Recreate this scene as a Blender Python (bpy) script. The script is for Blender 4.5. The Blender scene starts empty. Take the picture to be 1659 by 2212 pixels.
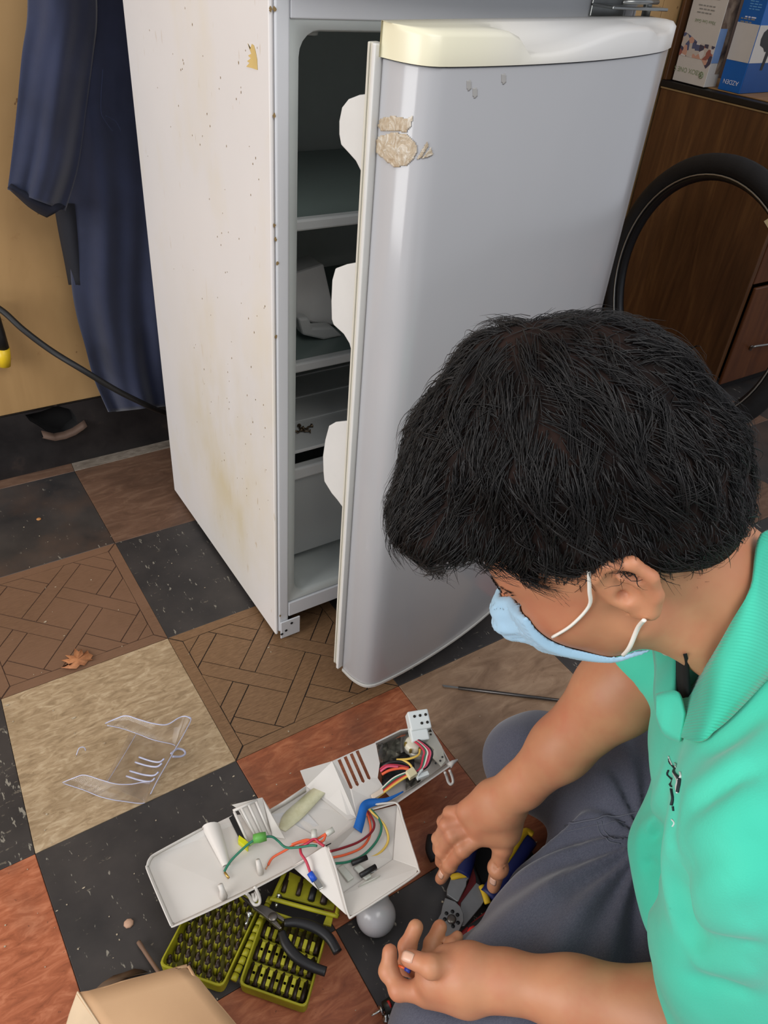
import bpy, bmesh, math, random
import numpy as np
from mathutils import Vector, Matrix
random.seed(7); RN=np.random.default_rng(7)
S=bpy.context.scene
COL=S.collection
# ---------------- camera (solved from the 12 inch floor tiles) ----------------
FPX=1680.0; CX=829.5; CY=1106.0
def rodr(r):
    r=np.array(r,float);a=np.linalg.norm(r);k=r/a
    K=np.array([[0,-k[2],k[1]],[k[2],0,-k[0]],[-k[1],k[0],0]])
    return np.eye(3)+np.sin(a)*K+(1-np.cos(a))*K@K
CM=rodr([2.16794336,-.592216114,.396748989])
CP=np.array([-.279183139,-.712836168,1.08227791])
cam=bpy.data.cameras.new('camera'); co=bpy.data.objects.new('camera',cam); COL.objects.link(co)
cam.sensor_fit='VERTICAL'; cam.sensor_height=36.0; cam.lens=FPX/2212*36.0
cam.clip_start=.02; cam.clip_end=60
mw=Matrix.Identity(4)
for i in range(3):
    mw[i][0]=CM[0][i]; mw[i][1]=-CM[1][i]; mw[i][2]=-CM[2][i]; mw[i][3]=CP[i]
co.matrix_world=mw; S.camera=co
# ---------------- light ----------------
W=bpy.data.worlds.new('world'); S.world=W; W.use_nodes=True
bg=W.node_tree.nodes['Background']; bg.inputs[0].default_value=(.86,.90,1,1); bg.inputs[1].default_value=.48
def area(name,loc,target,sx,sy,power,col):
    l=bpy.data.lights.new(name,'AREA'); l.shape='RECTANGLE'; l.size=sx; l.size_y=sy; l.energy=power; l.color=col
    o=bpy.data.objects.new(name,l); COL.objects.link(o); o.location=loc
    d=Vector(target)-Vector(loc); o.rotation_euler=d.to_track_quat('-Z','Y').to_euler(); return o
area('window_light',(-2.6,-.1,1.25),(.3,0,.4),1.7,1.6,50,(1,.985,.97))
area('overhead_fill',(.1,-1.5,2.5),(.35,-.45,.3),1.5,1.2,25,(1,.975,.94))  # unseen overhead lamp added to brighten the shirt and upward faces
S.view_settings.view_transform='Standard'; S.view_settings.look='None'
S.view_settings.gamma=1; S.view_settings.use_curve_mapping=False; S.view_settings.exposure=.25
# ---------------- unprojection of measured image points to real places ----------------
def ray(u,v): return CM.T@np.array([(u-CX)/FPX,(v-CY)/FPX,1.])
def PZ(u,v,z=0.):
    d=ray(u,v); return CP+d*(z-CP[2])/d[2]
def PP(u,v,p,n):
    d=ray(u,v); n=np.array(n,float); return CP+d*((np.array(p,float)-CP)@n)/(d@n)
def PX(u,v,x): return PP(u,v,(x,0,0),(1,0,0))
def PY(u,v,y): return PP(u,v,(0,y,0),(0,1,0))
def PD(u,v,d): return CP+d*ray(u,v)
# ---------------- object helpers ----------------
def link(name,mesh,mat=None,parent=None,smooth=False):
    o=bpy.data.objects.new(name,mesh); COL.objects.link(o)
    if mat is not None:
        for m in (mat if isinstance(mat,(list,tuple)) else [mat]): mesh.materials.append(m)
    if parent is not None:
        o.parent=parent
        o.matrix_parent_inverse=parent.matrix_basis.inverted()
    if smooth: mesh.polygons.foreach_set('use_smooth',[True]*len(mesh.polygons))
    return o
def tag(o,label=None,cat=None,group=None,kind=None):
    if label:o['label']=label
    if cat:o['category']=cat
    if group:o['group']=group
    if kind:o['kind']=kind
    return o
def thing(name,label,cat,loc=(0,0,0),group=None):
    o=bpy.data.objects.new(name,None); COL.objects.link(o); o.location=Vector([float(a) for a in loc]); o.empty_display_size=.05
    return tag(o,label,cat,group)
def me(name,verts,faces):
    m=bpy.data.meshes.new(name); m.from_pydata([tuple(map(float,v)) for v in verts],[],faces); m.update(); return m
def unit(v):
    v=np.array(v,float);return v/np.linalg.norm(v)
class B:
    """collects shapes into one mesh"""
    def __init__(s): s.v=[];s.f=[];s.sm=[];s.mi=[];s.cur=0
    def add(s,v,f,smooth=False):
        n=len(s.v); s.v+= [tuple(map(float,a)) for a in v]; s.f+=[tuple(i+n for i in q) for q in f]; s.sm+=[smooth]*len(f); s.mi+=[s.cur]*len(f); return s
    def box(s,lo,hi,M=None):
        x0,y0,z0=lo;x1,y1,z1=hi
        v=[(x0,y0,z0),(x1,y0,z0),(x1,y1,z0),(x0,y1,z0),(x0,y0,z1),(x1,y0,z1),(x1,y1,z1),(x0,y1,z1)]
        if M is not None: v=[tuple(M@Vector(a)) for a in v]
        return s.add(v,[(0,3,2,1),(4,5,6,7),(0,1,5,4),(1,2,6,5),(2,3,7,6),(3,0,4,7)])
    def prism(s,poly,ext):
        """closed 3d polygon extruded along vector ext"""
        n=len(poly);p=[np.array(a,float) for a in poly];e=np.array(ext,float)
        v=p+[a+e for a in p]
        return s.add(v,[tuple(range(n))[::-1],tuple(range(n,2*n))]+[(i,(i+1)%n,n+(i+1)%n,n+i) for i in range(n)])
    def tube(s,pts,r,seg=8,cap=True,closed=False,flat=1.0,up=None):
        P=[np.array(p,float) for p in pts];n=len(P)
        rr=r if hasattr(r,'__len__') else [r]*n
        T=[]
        for i in range(n):
            if closed: a=P[(i+1)%n]-P[i-1]
            else: a=P[min(i+1,n-1)]-P[max(i-1,0)]
            T.append(a/(np.linalg.norm(a)+1e-12))
        u=np.cross(T[0],up if up is not None else (0,0,1.))
        if np.linalg.norm(u)<1e-3:u=np.cross(T[0],(1.,0,0))
        u/=np.linalg.norm(u);v=[]
        for i in range(n):
            u=u-T[i]*(u@T[i]);u/=np.linalg.norm(u)+1e-12;w=np.cross(T[i],u)
            for k in range(seg):
                a=2*math.pi*k/seg;v.append(P[i]+rr[i]*(math.cos(a)*u+flat*math.sin(a)*w))
        f=[]
        m=n if closed else n-1
        for i in range(m):
            j=(i+1)%n
            for k in range(seg):f.append((i*seg+k,i*seg+(k+1)%seg,j*seg+(k+1)%seg,j*seg+k))
        if cap and not closed:f+=[tuple(range(seg))[::-1],tuple(range((n-1)*seg,n*seg))]
        return s.add(v,f,True)
    def lathe(s,prof,c,axis=(0,0,1),seg=24):
        ax=np.array(axis,float);ax/=np.linalg.norm(ax)
        u=np.cross(ax,(0,1,.3));u/=np.linalg.norm(u);w=np.cross(ax,u);v=[]
        for r,h in prof:
            for k in range(seg):
                a=2*math.pi*k/seg;v.append(np.array(c,float)+ax*h+r*(math.cos(a)*u+math.sin(a)*w))
        f=[]
        for i in range(len(prof)-1):
            for k in range(seg):f.append((i*seg+k,i*seg+(k+1)%seg,(i+1)*seg+(k+1)%seg,(i+1)*seg+k))
        f+=[tuple(range(seg))[::-1],tuple(range((len(prof)-1)*seg,len(prof)*seg))]
        return s.add(v,f,True)
    def grid(s,G,smooth=True):
        nu=len(G);nv=len(G[0]);v=[p for row in G for p in row]
        return s.add(v,[(i*nv+j,i*nv+j+1,(i+1)*nv+j+1,(i+1)*nv+j) for i in range(nu-1) for j in range(nv-1)],smooth)
    def build(s,name,mat,parent=None,bevel=0,seg=2,solid=0,sub=0,autosm=False,off=-1):
        m=bpy.data.meshes.new(name); m.from_pydata(s.v,[],s.f); m.update()
        m.polygons.foreach_set('use_smooth',s.sm)
        bm=bmesh.new();bm.from_mesh(m);bmesh.ops.recalc_face_normals(bm,faces=bm.faces);bm.to_mesh(m);bm.free()
        if any(s.mi): m.polygons.foreach_set('material_index',s.mi)
        o=link(name,m,mat,parent)
        if solid: q=o.modifiers.new('s','SOLIDIFY');q.thickness=solid;q.offset=off
        if sub: q=o.modifiers.new('u','SUBSURF');q.levels=sub;q.render_levels=sub
        if bevel: q=o.modifiers.new('b','BEVEL');q.width=bevel;q.segments=seg;q.limit_method='ANGLE';q.angle_limit=.6;q.harden_normals=False
        return o
def cr(pts,n=6,closed=False):
    """Catmull-Rom through points"""
    P=[np.array(p,float) for p in pts];N=len(P);out=[]
    rng=range(N) if closed else range(N-1)
    for i in rng:
        if closed:p0,p1,p2,p3=P[i-1],P[i],P[(i+1)%N],P[(i+2)%N]
        else:p0,p1,p2,p3=P[max(i-1,0)],P[i],P[i+1],P[min(i+2,N-1)]
        for k in range(n):
            t=k/n;out.append(.5*((2*p1)+(-p0+p2)*t+(2*p0-5*p1+4*p2-p3)*t*t+(-p0+3*p1-3*p2+p3)*t**3))
    if not closed:out.append(P[-1])
    return out
# ---------------- materials ----------------
def lin(c):
    return tuple([(x/12.92 if x<=.04045 else ((x+.055)/1.055)**2.4) for x in (a/255 for a in c)]+[1])
class MT:
    def __init__(s,name,rough=.5,metal=0,spec=.5,trans=0,ior=1.45,alpha=1,sheen=0,coat=0,sss=0):
        s.m=bpy.data.materials.new(name);s.m.use_nodes=True;s.t=s.m.node_tree;s.b=s.t.nodes['Principled BSDF'];I=s.b.inputs
        I['Roughness'].default_value=rough;I['Metallic'].default_value=metal;I['Specular IOR Level'].default_value=spec
        I['Transmission Weight'].default_value=trans;I['IOR'].default_value=ior;I['Alpha'].default_value=alpha
        I['Sheen Weight'].default_value=sheen;I['Coat Weight'].default_value=coat
        if sss:I['Subsurface Weight'].default_value=sss;I['Subsurface Scale'].default_value=.01
        s.tc=None
    def n(s,ty,**k):
        o=s.t.nodes.new(ty)
        for a,b in k.items():
            if a[:2]=='i_':
                key=a[2:];key=int(key) if key.isdigit() else key.replace('_',' ');o.inputs[key].default_value=b
            else:setattr(o,a,b)
        return o
    def l(s,a,b):s.t.links.new(a,b)
    def coord(s,scale=(1,1,1),rot=(0,0,0),loc=(0,0,0)):
        tc=s.n('ShaderNodeTexCoord');mp=s.n('ShaderNodeMapping');mp.inputs['Scale'].default_value=scale;mp.inputs['Rotation'].default_value=rot;mp.inputs['Location'].default_value=loc
        s.l(tc.outputs['Object'],mp.inputs['Vector']);return mp.outputs[0]
    def noise(s,sc,det=4,rough=.55,scale=(1,1,1),rot=(0,0,0),dist=0,loc=(0,0,0)):
        o=s.n('ShaderNodeTexNoise');o.inputs['Scale'].default_value=sc;o.inputs['Detail'].default_value=det;o.inputs['Roughness'].default_value=rough;o.inputs['Distortion'].default_value=dist
        s.l(s.coord(scale,rot,loc),o.inputs['Vector']);return o.outputs['Fac']
    def ramp(s,fac,stops,const=False):
        o=s.n('ShaderNodeValToRGB');e=o.color_ramp.elements
        if const:o.color_ramp.interpolation='CONSTANT'
        while len(e)>1:e.remove(e[0])
        e[0].position=stops[0][0];e[0].color=stops[0][1]
        for p,c in stops[1:]:
            q=e.new(p);q.color=c
        s.l(fac,o.inputs[0]);return o.outputs[0]
    def mix(s,f,a,b,mode='MIX'):
        o=s.n('ShaderNodeMix',data_type='RGBA',blend_type=mode)
        for k,x in ((0,f),(6,a),(7,b)):
            if hasattr(x,'links') or hasattr(x,'is_linked'):s.l(x,o.inputs[k])
            else:o.inputs[k].default_value=x
        return o.outputs[2]
    def col(s,x):
        if hasattr(x,'is_linked'):s.l(x,s.b.inputs['Base Color'])
        else:s.b.inputs['Base Color'].default_value=x
        return s
    def bump(s,h,st=.2,dist=.002):
        o=s.n('ShaderNodeBump');o.inputs['Strength'].default_value=st;o.inputs['Distance'].default_value=dist
        s.l(h,o.inputs['Height']);s.l(o.outputs[0],s.b.inputs['Normal']);return s
def W1(v):return (v,v,v,1)
def plain(name,c,rough=.5,metal=0,var=.12,sc=30,bump=0,**k):
    m=MT(name,rough,metal,**k);a=lin(c);d=tuple(x*(1-var) for x in a[:3])+(1,)
    m.col(m.ramp(m.noise(sc,3),[(.3,d),(.7,a)]))
    if bump:m.bump(m.noise(sc*8,3),bump,.001)
    return m.m
# ---------------- floor ----------------
T=.3048
MEAS={(0,0):(510,1643),(0,1):(362.5,1378.5),(0,2):(248.6,1173),(0,3):(161,1017.5),(-1,0):(76,1844),(1,0):(861,1481.5),(2,0):(1137,1355),(-1,1):(2,1510),(0,-1):(725,2008)}
def corner(i,j):
    if (i,j) in MEAS: return PZ(*MEAS[(i,j)])[:2]
    return np.array([i*T,j*T])
def tile_black(n,chips,warm=0):
    m=MT(n,.42);base=m.ramp(m.noise(9,5),[(.3,lin((42,41,42))),(.7,lin((66,62,60)))])
    a=m.noise(95,3,.7,(1,.32,1),(0,0,.6));b=m.noise(120,3,.7,(.35,1,1),(0,0,-.4))
    f=m.ramp(a,[(.70-chips,W1(0)),(.735-chips,W1(.75))]);g=m.ramp(b,[(.72-chips,W1(0)),(.76-chips,W1(.6))])
    c=m.mix(f,base,lin((150,145,132)));c=m.mix(g,c,lin((120,112,98)))
    if warm:
        d=m.ramp(m.noise(6,4),[(.45,W1(0)),(.7,W1(.5))]);c=m.mix(d,c,lin((96,74,60)))
    m.col(c);m.bump(a,.15,.0006);return m.m
def tile_mottle(n,c0,c1,c2,dark,sc=26,rot=-.45,rough=.48):
    m=MT(n,rough);a=m.noise(sc,6,.65,(1,3.2,1),(0,0,rot),1.2);b=m.noise(7,4,.6)
    c=m.ramp(a,[(.3,lin(c0)),(.5,lin(c1)),(.68,lin(c2))])
    d=m.ramp(b,[(.5,W1(0)),(.72,W1(.55))]);c=m.mix(d,c,lin(dark))
    e=m.ramp(m.noise(140,2,.6),[(.7,W1(0)),(.74,W1(.7))]);c=m.mix(e,c,lin(dark))
    m.col(c);m.bump(a,.12,.0006);return m.m
M_BLACK=tile_black('vinyl_black',.058); M_BLACKW=tile_black('vinyl_black_worn',.038,1); M_BLACKS=tile_black('vinyl_black_chips',.10)
M_BEIGE=tile_mottle('vinyl_beige',(134,113,86),(166,143,112),(190,170,140),(120,98,70),32,.25)
M_ORANGE=tile_mottle('vinyl_orange',(134,72,44),(166,94,62),(192,122,88),(100,62,46),22,-.5)
M_ORANGE2=tile_mottle('vinyl_orange_dark',(122,66,42),(150,86,56),(174,110,76),(86,54,40),20,.4)
M_RED=tile_mottle('vinyl_red',(110,40,30),(130,52,38),(150,66,50),(80,34,28),20)
M_TAN=tile_mottle('vinyl_tan_worn',(122,96,74),(144,116,92),(162,134,108),(92,68,52),12)
M_BROWN=tile_mottle('vinyl_brown_worn',(88,66,52),(104,78,62),(122,96,78),(70,52,42),12)
M_GREYST=tile_mottle('vinyl_grey_strip',(98,88,78),(128,118,106),(150,140,128),(70,52,44),30)
def wood_tile(n,c0,c1,rot,dirt=0):
    m=MT(n,.45);a=m.noise(60,5,.7,(1,9,1),(0,0,rot));c=m.ramp(a,[(.3,lin(c0)),(.7,lin(c1))])
    if dirt:
        d=m.ramp(m.noise(5,4),[(.38,W1(.75)),(.62,W1(0))]);c=m.mix(d,c,lin((122,92,72)))
    m.col(c);m.bump(a,.25,.0008);return m.m
PQ=[[wood_tile('parquet_%d'%k,(100,74,50),(142,110,80),-r) for r in (math.pi/4,-math.pi/4,0,math.pi/2)] for k in range(2)]
PW=[wood_tile('parquet_worn_%d'%k,(98,72,54),(124,94,72),-r,1) for k,r in enumerate((math.pi/4,-math.pi/4,0,math.pi/2))]
M_JOINT=plain('vinyl_joint',(44,35,30),.8,var=.3)
M_JOINTW=plain('vinyl_joint_worn',(80,58,46),.8,var=.3)
bb=B().box((-3.2,-3.2,-.05),(5.2,2.2,-.0035)); floor=bb.build('floor',plain('subfloor',(52,42,36),.9)); floor['kind']='structure'
def flat_tile(i,j,mat,name='tile',y1=None):
    c=[corner(i,j),corner(i+1,j),corner(i+1,j+1),corner(i,j+1)]
    if y1 is not None: c[2]=np.array([c[2][0],y1]);c[3]=np.array([c[3][0],y1])
    ce=sum(c)/4;c=[p+(ce-p)*.0022 for p in c]
    B().prism([(p[0],p[1],-.003) for p in c],(0,0,.003)).build(name,mat,floor,bevel=.0007,seg=1)
WALLY=.957
mm={(-1,0):M_BEIGE,(0,1):M_BLACK,(-1,2):M_BLACKW,(-2,0):M_BLACKS,(-2,-1):M_ORANGE,(-1,-1):M_BLACK,(0,-1):M_ORANGE2,(1,-1):M_TAN,(1,0):M_BLACK,(2,0):M_RED,(2,-1):M_BLACK,(0,-2):M_BLACK,(-1,-2):M_ORANGE2,(1,-2):M_ORANGE2,(0,2):M_BROWN,(-2,1):M_BROWN,(-2,2):M_BROWN,
 (5,0):M_BLACKW,(5,1):M_BROWN,(4,1):M_BLACKW,(6,0):M_BROWN,(5,-1):M_BROWN,(3,0):M_BLACK,(4,0):M_BROWN,(3,-1):M_TAN,(6,1):M_BLACKW,(6,2):M_BROWN,(5,2):M_BLACKW}
for i in range(-6,14):
    for j in range(-7,3):
        if (i,j) in ((0,0),(-1,1)):continue
        m=mm.get((i,j))
        if m is None:
            m=M_BLACK if (i+j)%2==1 else (M_BROWN,M_ORANGE,M_TAN)[(i*7+j*3)%3]
        flat_tile(i,j,m)
    flat_tile(i,3,M_GREYST if i==0 else M_BROWN,y1=WALLY+.01)
def clip(poly,a,b):
    """keep the part of poly left of the line a->b"""
    out=[];n=len(poly)
    f=lambda p:(b[0]-a[0])*(p[1]-a[1])-(b[1]-a[1])*(p[0]-a[0])
    for k in range(n):
        p,q=poly[k],poly[(k+1)%n];fp,fq=f(p),f(q)
        if fp>=0:out.append(p)
        if fp*fq<0:
            t=fp/(fp-fq);out.append((p[0]+t*(q[0]-p[0]),p[1]+t*(q[1]-p[1])))
    return out
def parquet(i,j,mats,jm,flip=0):
    c=[corner(i,j),corner(i+1,j),corner(i+1,j+1),corner(i,j+1)]
    def bil(u,v):return (1-u)*(1-v)*c[0]+u*(1-v)*c[1]+u*v*c[2]+(1-u)*v*c[3]
    base=B().prism([(p[0],p[1],-.003) for p in c],(0,0,.0019)).build('tile',jm,floor)
    def piece(poly,mat):
        if len(poly)<3:return
        A=abs(sum(poly[k][0]*poly[(k+1)%len(poly)][1]-poly[(k+1)%len(poly)][0]*poly[k][1] for k in range(len(poly))))/2
        if A<.0012:return
        cx=sum(p[0] for p in poly)/len(poly);cy=sum(p[1] for p in poly)/len(poly)
        q=[]
        for p in poly:
            d=np.array([cx-p[0],cy-p[1]]);L=np.linalg.norm(d);q.append(np.array(p)+d/L*.0062)
        w=[bil(*p) for p in q]
        B().prism([(p[0],p[1],-.0013) for p in w],(0,0,.0013)).build('plank',mat,base)
    e=.065
    for k,poly in enumerate(([(0,0),(1,0),(1-e,e),(e,e)],[(1,0),(1,1),(1-e,1-e),(1-e,e)],[(1,1),(0,1),(e,1-e),(1-e,1-e)],[(0,1),(0,0),(e,e),(e,1-e)])):piece(poly,mats[2+k%2])
    inner=[(e,e),(1-e,e),(1-e,1-e),(e,1-e)]
    s,w=.235,.093;p=s+w;r2=math.sqrt(.5)
    def rot(q):return (.5+(q[0]-q[1])*r2,.5+(q[0]+q[1])*r2)
    def put(x0,y0,x1,y1,mat):
        q=[rot((x0,y0)),rot((x1,y0)),rot((x1,y1)),rot((x0,y1))]
        for k in range(4):
            if len(q)>=3:q=clip(q,inner[k],inner[(k+1)%4])
        piece(q,mat)
    ox=-s/2
    for a in range(-4,5):
        for b in range(-4,5):
            x=ox+a*p;y=ox+b*p
            put(x,y,x+s,y+s,mats[(a+b+flip)%2])
            # crossing at upper right of the square: [x+s,x+p]x[y+s,y+p]
            if (a+b)%2==0: put(x,y+s,x+2*s+w,y+p,mats[0])   # horizontal strip over it
            else: put(x+s,y,x+p,y+2*s+w,mats[1])
parquet(0,0,PQ[0],M_JOINT);parquet(-1,1,PW,M_JOINTW,1)
# ---------------- back wall ----------------
m=MT('plywood',.6);a=m.noise(3,5,.6,(1,1,.25),(0,0,0),1.5);c=m.ramp(a,[(.3,lin((158,124,80))),(.55,lin((184,148,100))),(.75,lin((202,170,120)))])
e=m.ramp(m.noise(16,4,.7),[(.62,W1(0)),(.72,W1(.45))]);c=m.mix(e,c,lin((140,98,56)));
e=m.ramp(m.noise(60,2,.5),[(.72,W1(0)),(.76,W1(.7))]);c=m.mix(e,c,lin((96,58,34)));m.col(c);m.bump(a,.1,.001)
PLY=m.m
wall=B().box((-3.2,WALLY+.02,0),(5.2,WALLY+.12,2.6)).build('wall_back',plain('wall_paint',(120,110,98),.8)); wall['kind']='structure'
def panel(x0,x1):
    B().box((x0+.001,WALLY-.004,.157),(x1-.001,WALLY+.019,2.44)).build('plywood_panel',PLY,wall,bevel=.001,seg=1)
for x0 in (-3.19,-1.97,-.75,.47,1.69,2.91):panel(x0,x0+1.22)
# black rubber baseboard with a torn hole
m=MT('rubber_base',.45);a=m.noise(14,5,.6);m.col(m.ramp(a,[(.35,lin((26,24,25))),(.6,lin((40,37,37))),(.8,lin((70,58,52)))]));m.bump(a,.3,.003);BASEM=m.m
hole=[PY(u,v,WALLY) for u,v in ((52,892),(85,885),(120,872),(150,880),(163,898),(166,912),(150,925),(138,938),(118,935),(96,926),(80,915),(62,905))]
hx=[(p[0],p[2]) for p in hole]
def base_mesh():
    bm=bmesh.new();x0,x1,z0,z1=-3.0,4.8,.0,.157
    out=[bm.verts.new((x,WALLY-.007,z)) for x,z in ((x0,z0),(-.4,z0),(.3,z0),(x1,z0),(x1,z1),(.3,z1),(-.4,z1),(x0,z1))]
    inn=[bm.verts.new((x,WALLY-.007,z)) for x,z in hx]
    es=[bm.edges.new((out[i],out[(i+1)%8])) for i in range(8)]+[bm.edges.new((inn[i],inn[(i+1)%len(inn)])) for i in range(len(inn))]
    r=bmesh.ops.triangle_fill(bm,edges=es,use_beauty=True,use_dissolve=False)
    m=bpy.data.meshes.new('baseboard_back');bm.to_mesh(m);bm.free();return m
bo=link('baseboard_back',base_mesh(),BASEM);bo['kind']='structure'
q=bo.modifiers.new('s','SOLIDIFY');q.thickness=.006;q.offset=0
hb=B();cx=sum(p[0] for p in hx)/len(hx);cz=sum(p[1] for p in hx)/len(hx)
# hollow behind the hole: dark pocket
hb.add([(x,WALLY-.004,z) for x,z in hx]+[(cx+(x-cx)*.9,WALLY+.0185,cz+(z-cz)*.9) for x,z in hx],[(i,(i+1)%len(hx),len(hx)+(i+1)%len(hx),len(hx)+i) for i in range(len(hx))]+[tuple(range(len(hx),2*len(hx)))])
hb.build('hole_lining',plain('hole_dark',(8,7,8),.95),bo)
# torn curl of the rubber under the hole
cl=B();pts=[PY(u,v,WALLY-.014) for u,v in ((92,944),(118,950),(140,946),(160,938),(178,926),(186,920))]
G=[[p+np.array([0,0,.0]) for p in pts],[p+np.array([0,-.012,.006]) for p in pts],[p+np.array([0,.004,.013]) for p in pts]]
cl.grid(G).build('torn_flap',plain('rubber_torn',(92,72,60),.7),bo,solid=.003)
# ---------------- refrigerator ----------------
def enamel(name,c=(226,226,226),rough=.28,stain=False):
    m=MT(name,rough,spec=.5)
    base=m.ramp(m.noise(3,3),[(.3,lin(tuple(x-5 for x in c))),(.7,lin(c))])
    if stain:
        a=m.noise(5.2,4,.6,(1,1,.55));f=m.ramp(a,[(.50,W1(0)),(.74,W1(.42))]);base=m.mix(f,base,lin((216,204,172)))
        tc=m.n('ShaderNodeTexCoord');sp=m.n('ShaderNodeSeparateXYZ');m.l(tc.outputs['Object'],sp.inputs[0]);zr=m.ramp(sp.outputs[2],[(.05,W1(.3)),(.22,W1(1)),(.42,W1(.7)),(.62,W1(0))]);yr=m.ramp(sp.outputs[1],[(.24,W1(.3)),(.34,W1(1)),(.50,W1(.8)),(.66,W1(0))]);f=m.ramp(m.noise(7,4,.6,(1,1,.5)),[(.36,W1(.05)),(.66,W1(.8))]);f=m.mix(1,m.mix(1,f,zr,'MULTIPLY'),yr,'MULTIPLY');base=m.mix(f,base,lin((204,190,150)))
        # fine vertical dribbles of rust
        a=m.noise(120,2,.5,(1,1,.22));b=m.noise(4.5,2)
        f=m.ramp(a,[(.69,W1(0)),(.74,W1(.8))]);g=m.ramp(b,[(.45,W1(0)),(.66,W1(.8))]);h=m.mix(1,f,g,'MULTIPLY')
        base=m.mix(h,base,lin((176,150,104)))
        a=m.noise(60,2,.5,(1,1,.12));f=m.ramp(a,[(.72,W1(0)),(.82,W1(.3))]);base=m.mix(f,base,lin((190,170,130)))
    m.col(base);m.bump(m.noise(600,2),.05,.0004);return m.m
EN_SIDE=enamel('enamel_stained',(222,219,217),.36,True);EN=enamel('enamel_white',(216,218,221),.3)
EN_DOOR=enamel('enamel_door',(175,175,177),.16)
LIN=plain('liner_plastic',(196,202,199),.35,var=.04);PLW=plain('white_plastic',(214,213,209),.35,var=.04)
RUST=plain('rust_spot',(150,96,48),.8)
FR=thing('refrigerator','tall white refrigerator with rust-streaked side standing with its lower door ajar','refrigerator',(.168,.205,0))
FX0,FX1,FY0,FY1=.168,.752,.205,.722
ZB=.035
def fb(name,mat,boxes,bevel=.002,**k):
    b=B()
    for lo,hi in boxes:b.box(lo,hi)
    return b.build(name,mat,FR,bevel=bevel,**k)
# side panel with folded front flange
fb('side_panel',EN_SIDE,[((FX0,FY0,.012),(FX0+.006,FY1,1.46))],.003)
fb('side_panel',EN,[((FX1-.006,FY0,.03),(FX1,FY1,1.46))])
fb('front_flange',EN,[((FX0+.0062,FY0-.001,.018),(FX0+.026,FY0+.03,1.455))],.003,seg=3)
fb('front_flange',EN,[((FX1-.026,FY0-.001,.03),(FX1-.0062,FY0+.03,1.455))],.003)
fb('back_panel',EN,[((FX0+.006,FY1-.012,.03),(FX1-.006,FY1,1.46))])
fb('top_panel',EN,[((FX0,FY0,1.4601),(FX1,FY1,1.47))])
fb('cross_rail',EN,[((FX0+.0262,FY0-.0005,.988),(FX1-.0262,FY0+.03,1.035))],.0015)
fb('bottom_rail',EN,[((FX0+.0262,FY0-.0015,.050),(FX1-.0262,FY0+.03,.083))],.0015)
# inner liner: a box open to the front, rounded corners
def liner(x0,x1,y0,y1,z0,z1,r,name,mat,lip=.012):
    def ring(y,ins):
        o=[]
        for cx,cz,a0 in ((x1-r,z1-r,0),(x0+r,z1-r,90),(x0+r,z0+r,180),(x1-r,z0+r,270)):
            for k in range(6):
                a=math.radians(a0+k*18);o.append((cx+(r-ins)*math.cos(a),y,cz+(r-ins)*math.sin(a)))
        return o
    rs=[]
    # outer square ring at the front face, then step in and go back
    o=[]
    for (X,Z,c) in ((x1+lip,z1+lip,0),(x0-lip,z1+lip,1),(x0-lip,z0-lip,2),(x1+lip,z0-lip,3)):
        o+=[(X,y0,Z)]*6
    rs=[o,ring(y0,0),ring(y0+.006,.003),ring(y0+.03,.004),ring(y1-.01,.012),ring(y1,.02)]
    v=[p for q in rs for p in q];n=24;f=[]
    for i in range(len(rs)-1):
        for k in range(n):f.append((i*n+k,i*n+(k+1)%n,(i+1)*n+(k+1)%n,(i+1)*n+k))
    f.append(tuple(range((len(rs)-1)*n,len(rs)*n)))
    b=B();b.add(v,f,True);return b
LX0,LX1=FX0+.038,FX1-.038
ln=liner(LX0,LX1,FY0+.002,FY1-.04,.097,.978,.028,'inner_liner',LIN).build('inner_liner',LIN,FR)
# shelf ledges moulded across, the shelves, the crisper
def shelf_at(u,v,name='shelf',th=.016,y=FY0+.075):
    z=PY(u,v,y)[2]
    b=B();b.box((LX0+.006,y,z-th),(LX1-.006,y+.016,z))
    return b,z
SHM=plain('shelf_plastic',(206,209,208),.3,var=.03)
SGL=plain('shelf_glass',(116,130,126),.2,var=.03)
for sv in (470,775):
    b,z_=shelf_at(700,sv);so=b.build('shelf',SHM,FR,bevel=.003)
    B().box((LX0+.006,FY0+.0912,z_-.008),(LX1-.006,FY1-.075,z_-.003)).build('shelf_plate',SGL,so)
    z1,z2=(z_,0) if sv==470 else (z1,z_)
# moulded rear ledge below the top
zr=PY(700,350,FY1-.10)[2];fb('ledge',LIN,[((LX0+.01,FY1-.12,zr-.02),(LX1-.01,FY1-.05,zr))],.008,seg=3)
# glass plate on the second shelf lines and crisper cover with ribs
zc=PY(690,945,FY0+.07)[2]
b=B();b.box((LX0+.006,FY0+.05,zc-.006),(LX1-.006,FY1-.075,zc))
for k in range(4):b.box((LX0+.02,FY0+.13+k*.075,zc),(LX1-.02,FY0+.136+k*.075,zc+.003))
b.build('crisper_cover',SHM,FR,bevel=.001)
CR=MT('crisper_plastic',.25,trans=.35);CR.col(lin((206,212,212)));CR=CR.m
b=B()
zt=zc-.012;zb=.125;yf=FY0+.06
def bin_(b,x0,x1,y0,y1,z0,z1,t=.003,tp=.02):
    b.add([(x0,y0,z1),(x1,y0,z1),(x1,y1,z1),(x0,y1,z1),(x0+tp,y0+tp*.6,z0),(x1-tp,y0+tp*.6,z0),(x1-tp,y1-tp,z0),(x0+tp,y1-tp,z0)],[(0,1,5,4),(1,2,6,5),(2,3,7,6),(3,0,4,7),(4,5,6,7)])
    return b
dr=bin_(b,LX0+.012,LX1-.012,yf,FY1-.09,zb,zt-.03).build('crisper_drawer',CR,FR,solid=.003,bevel=.006,seg=3)
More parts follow.
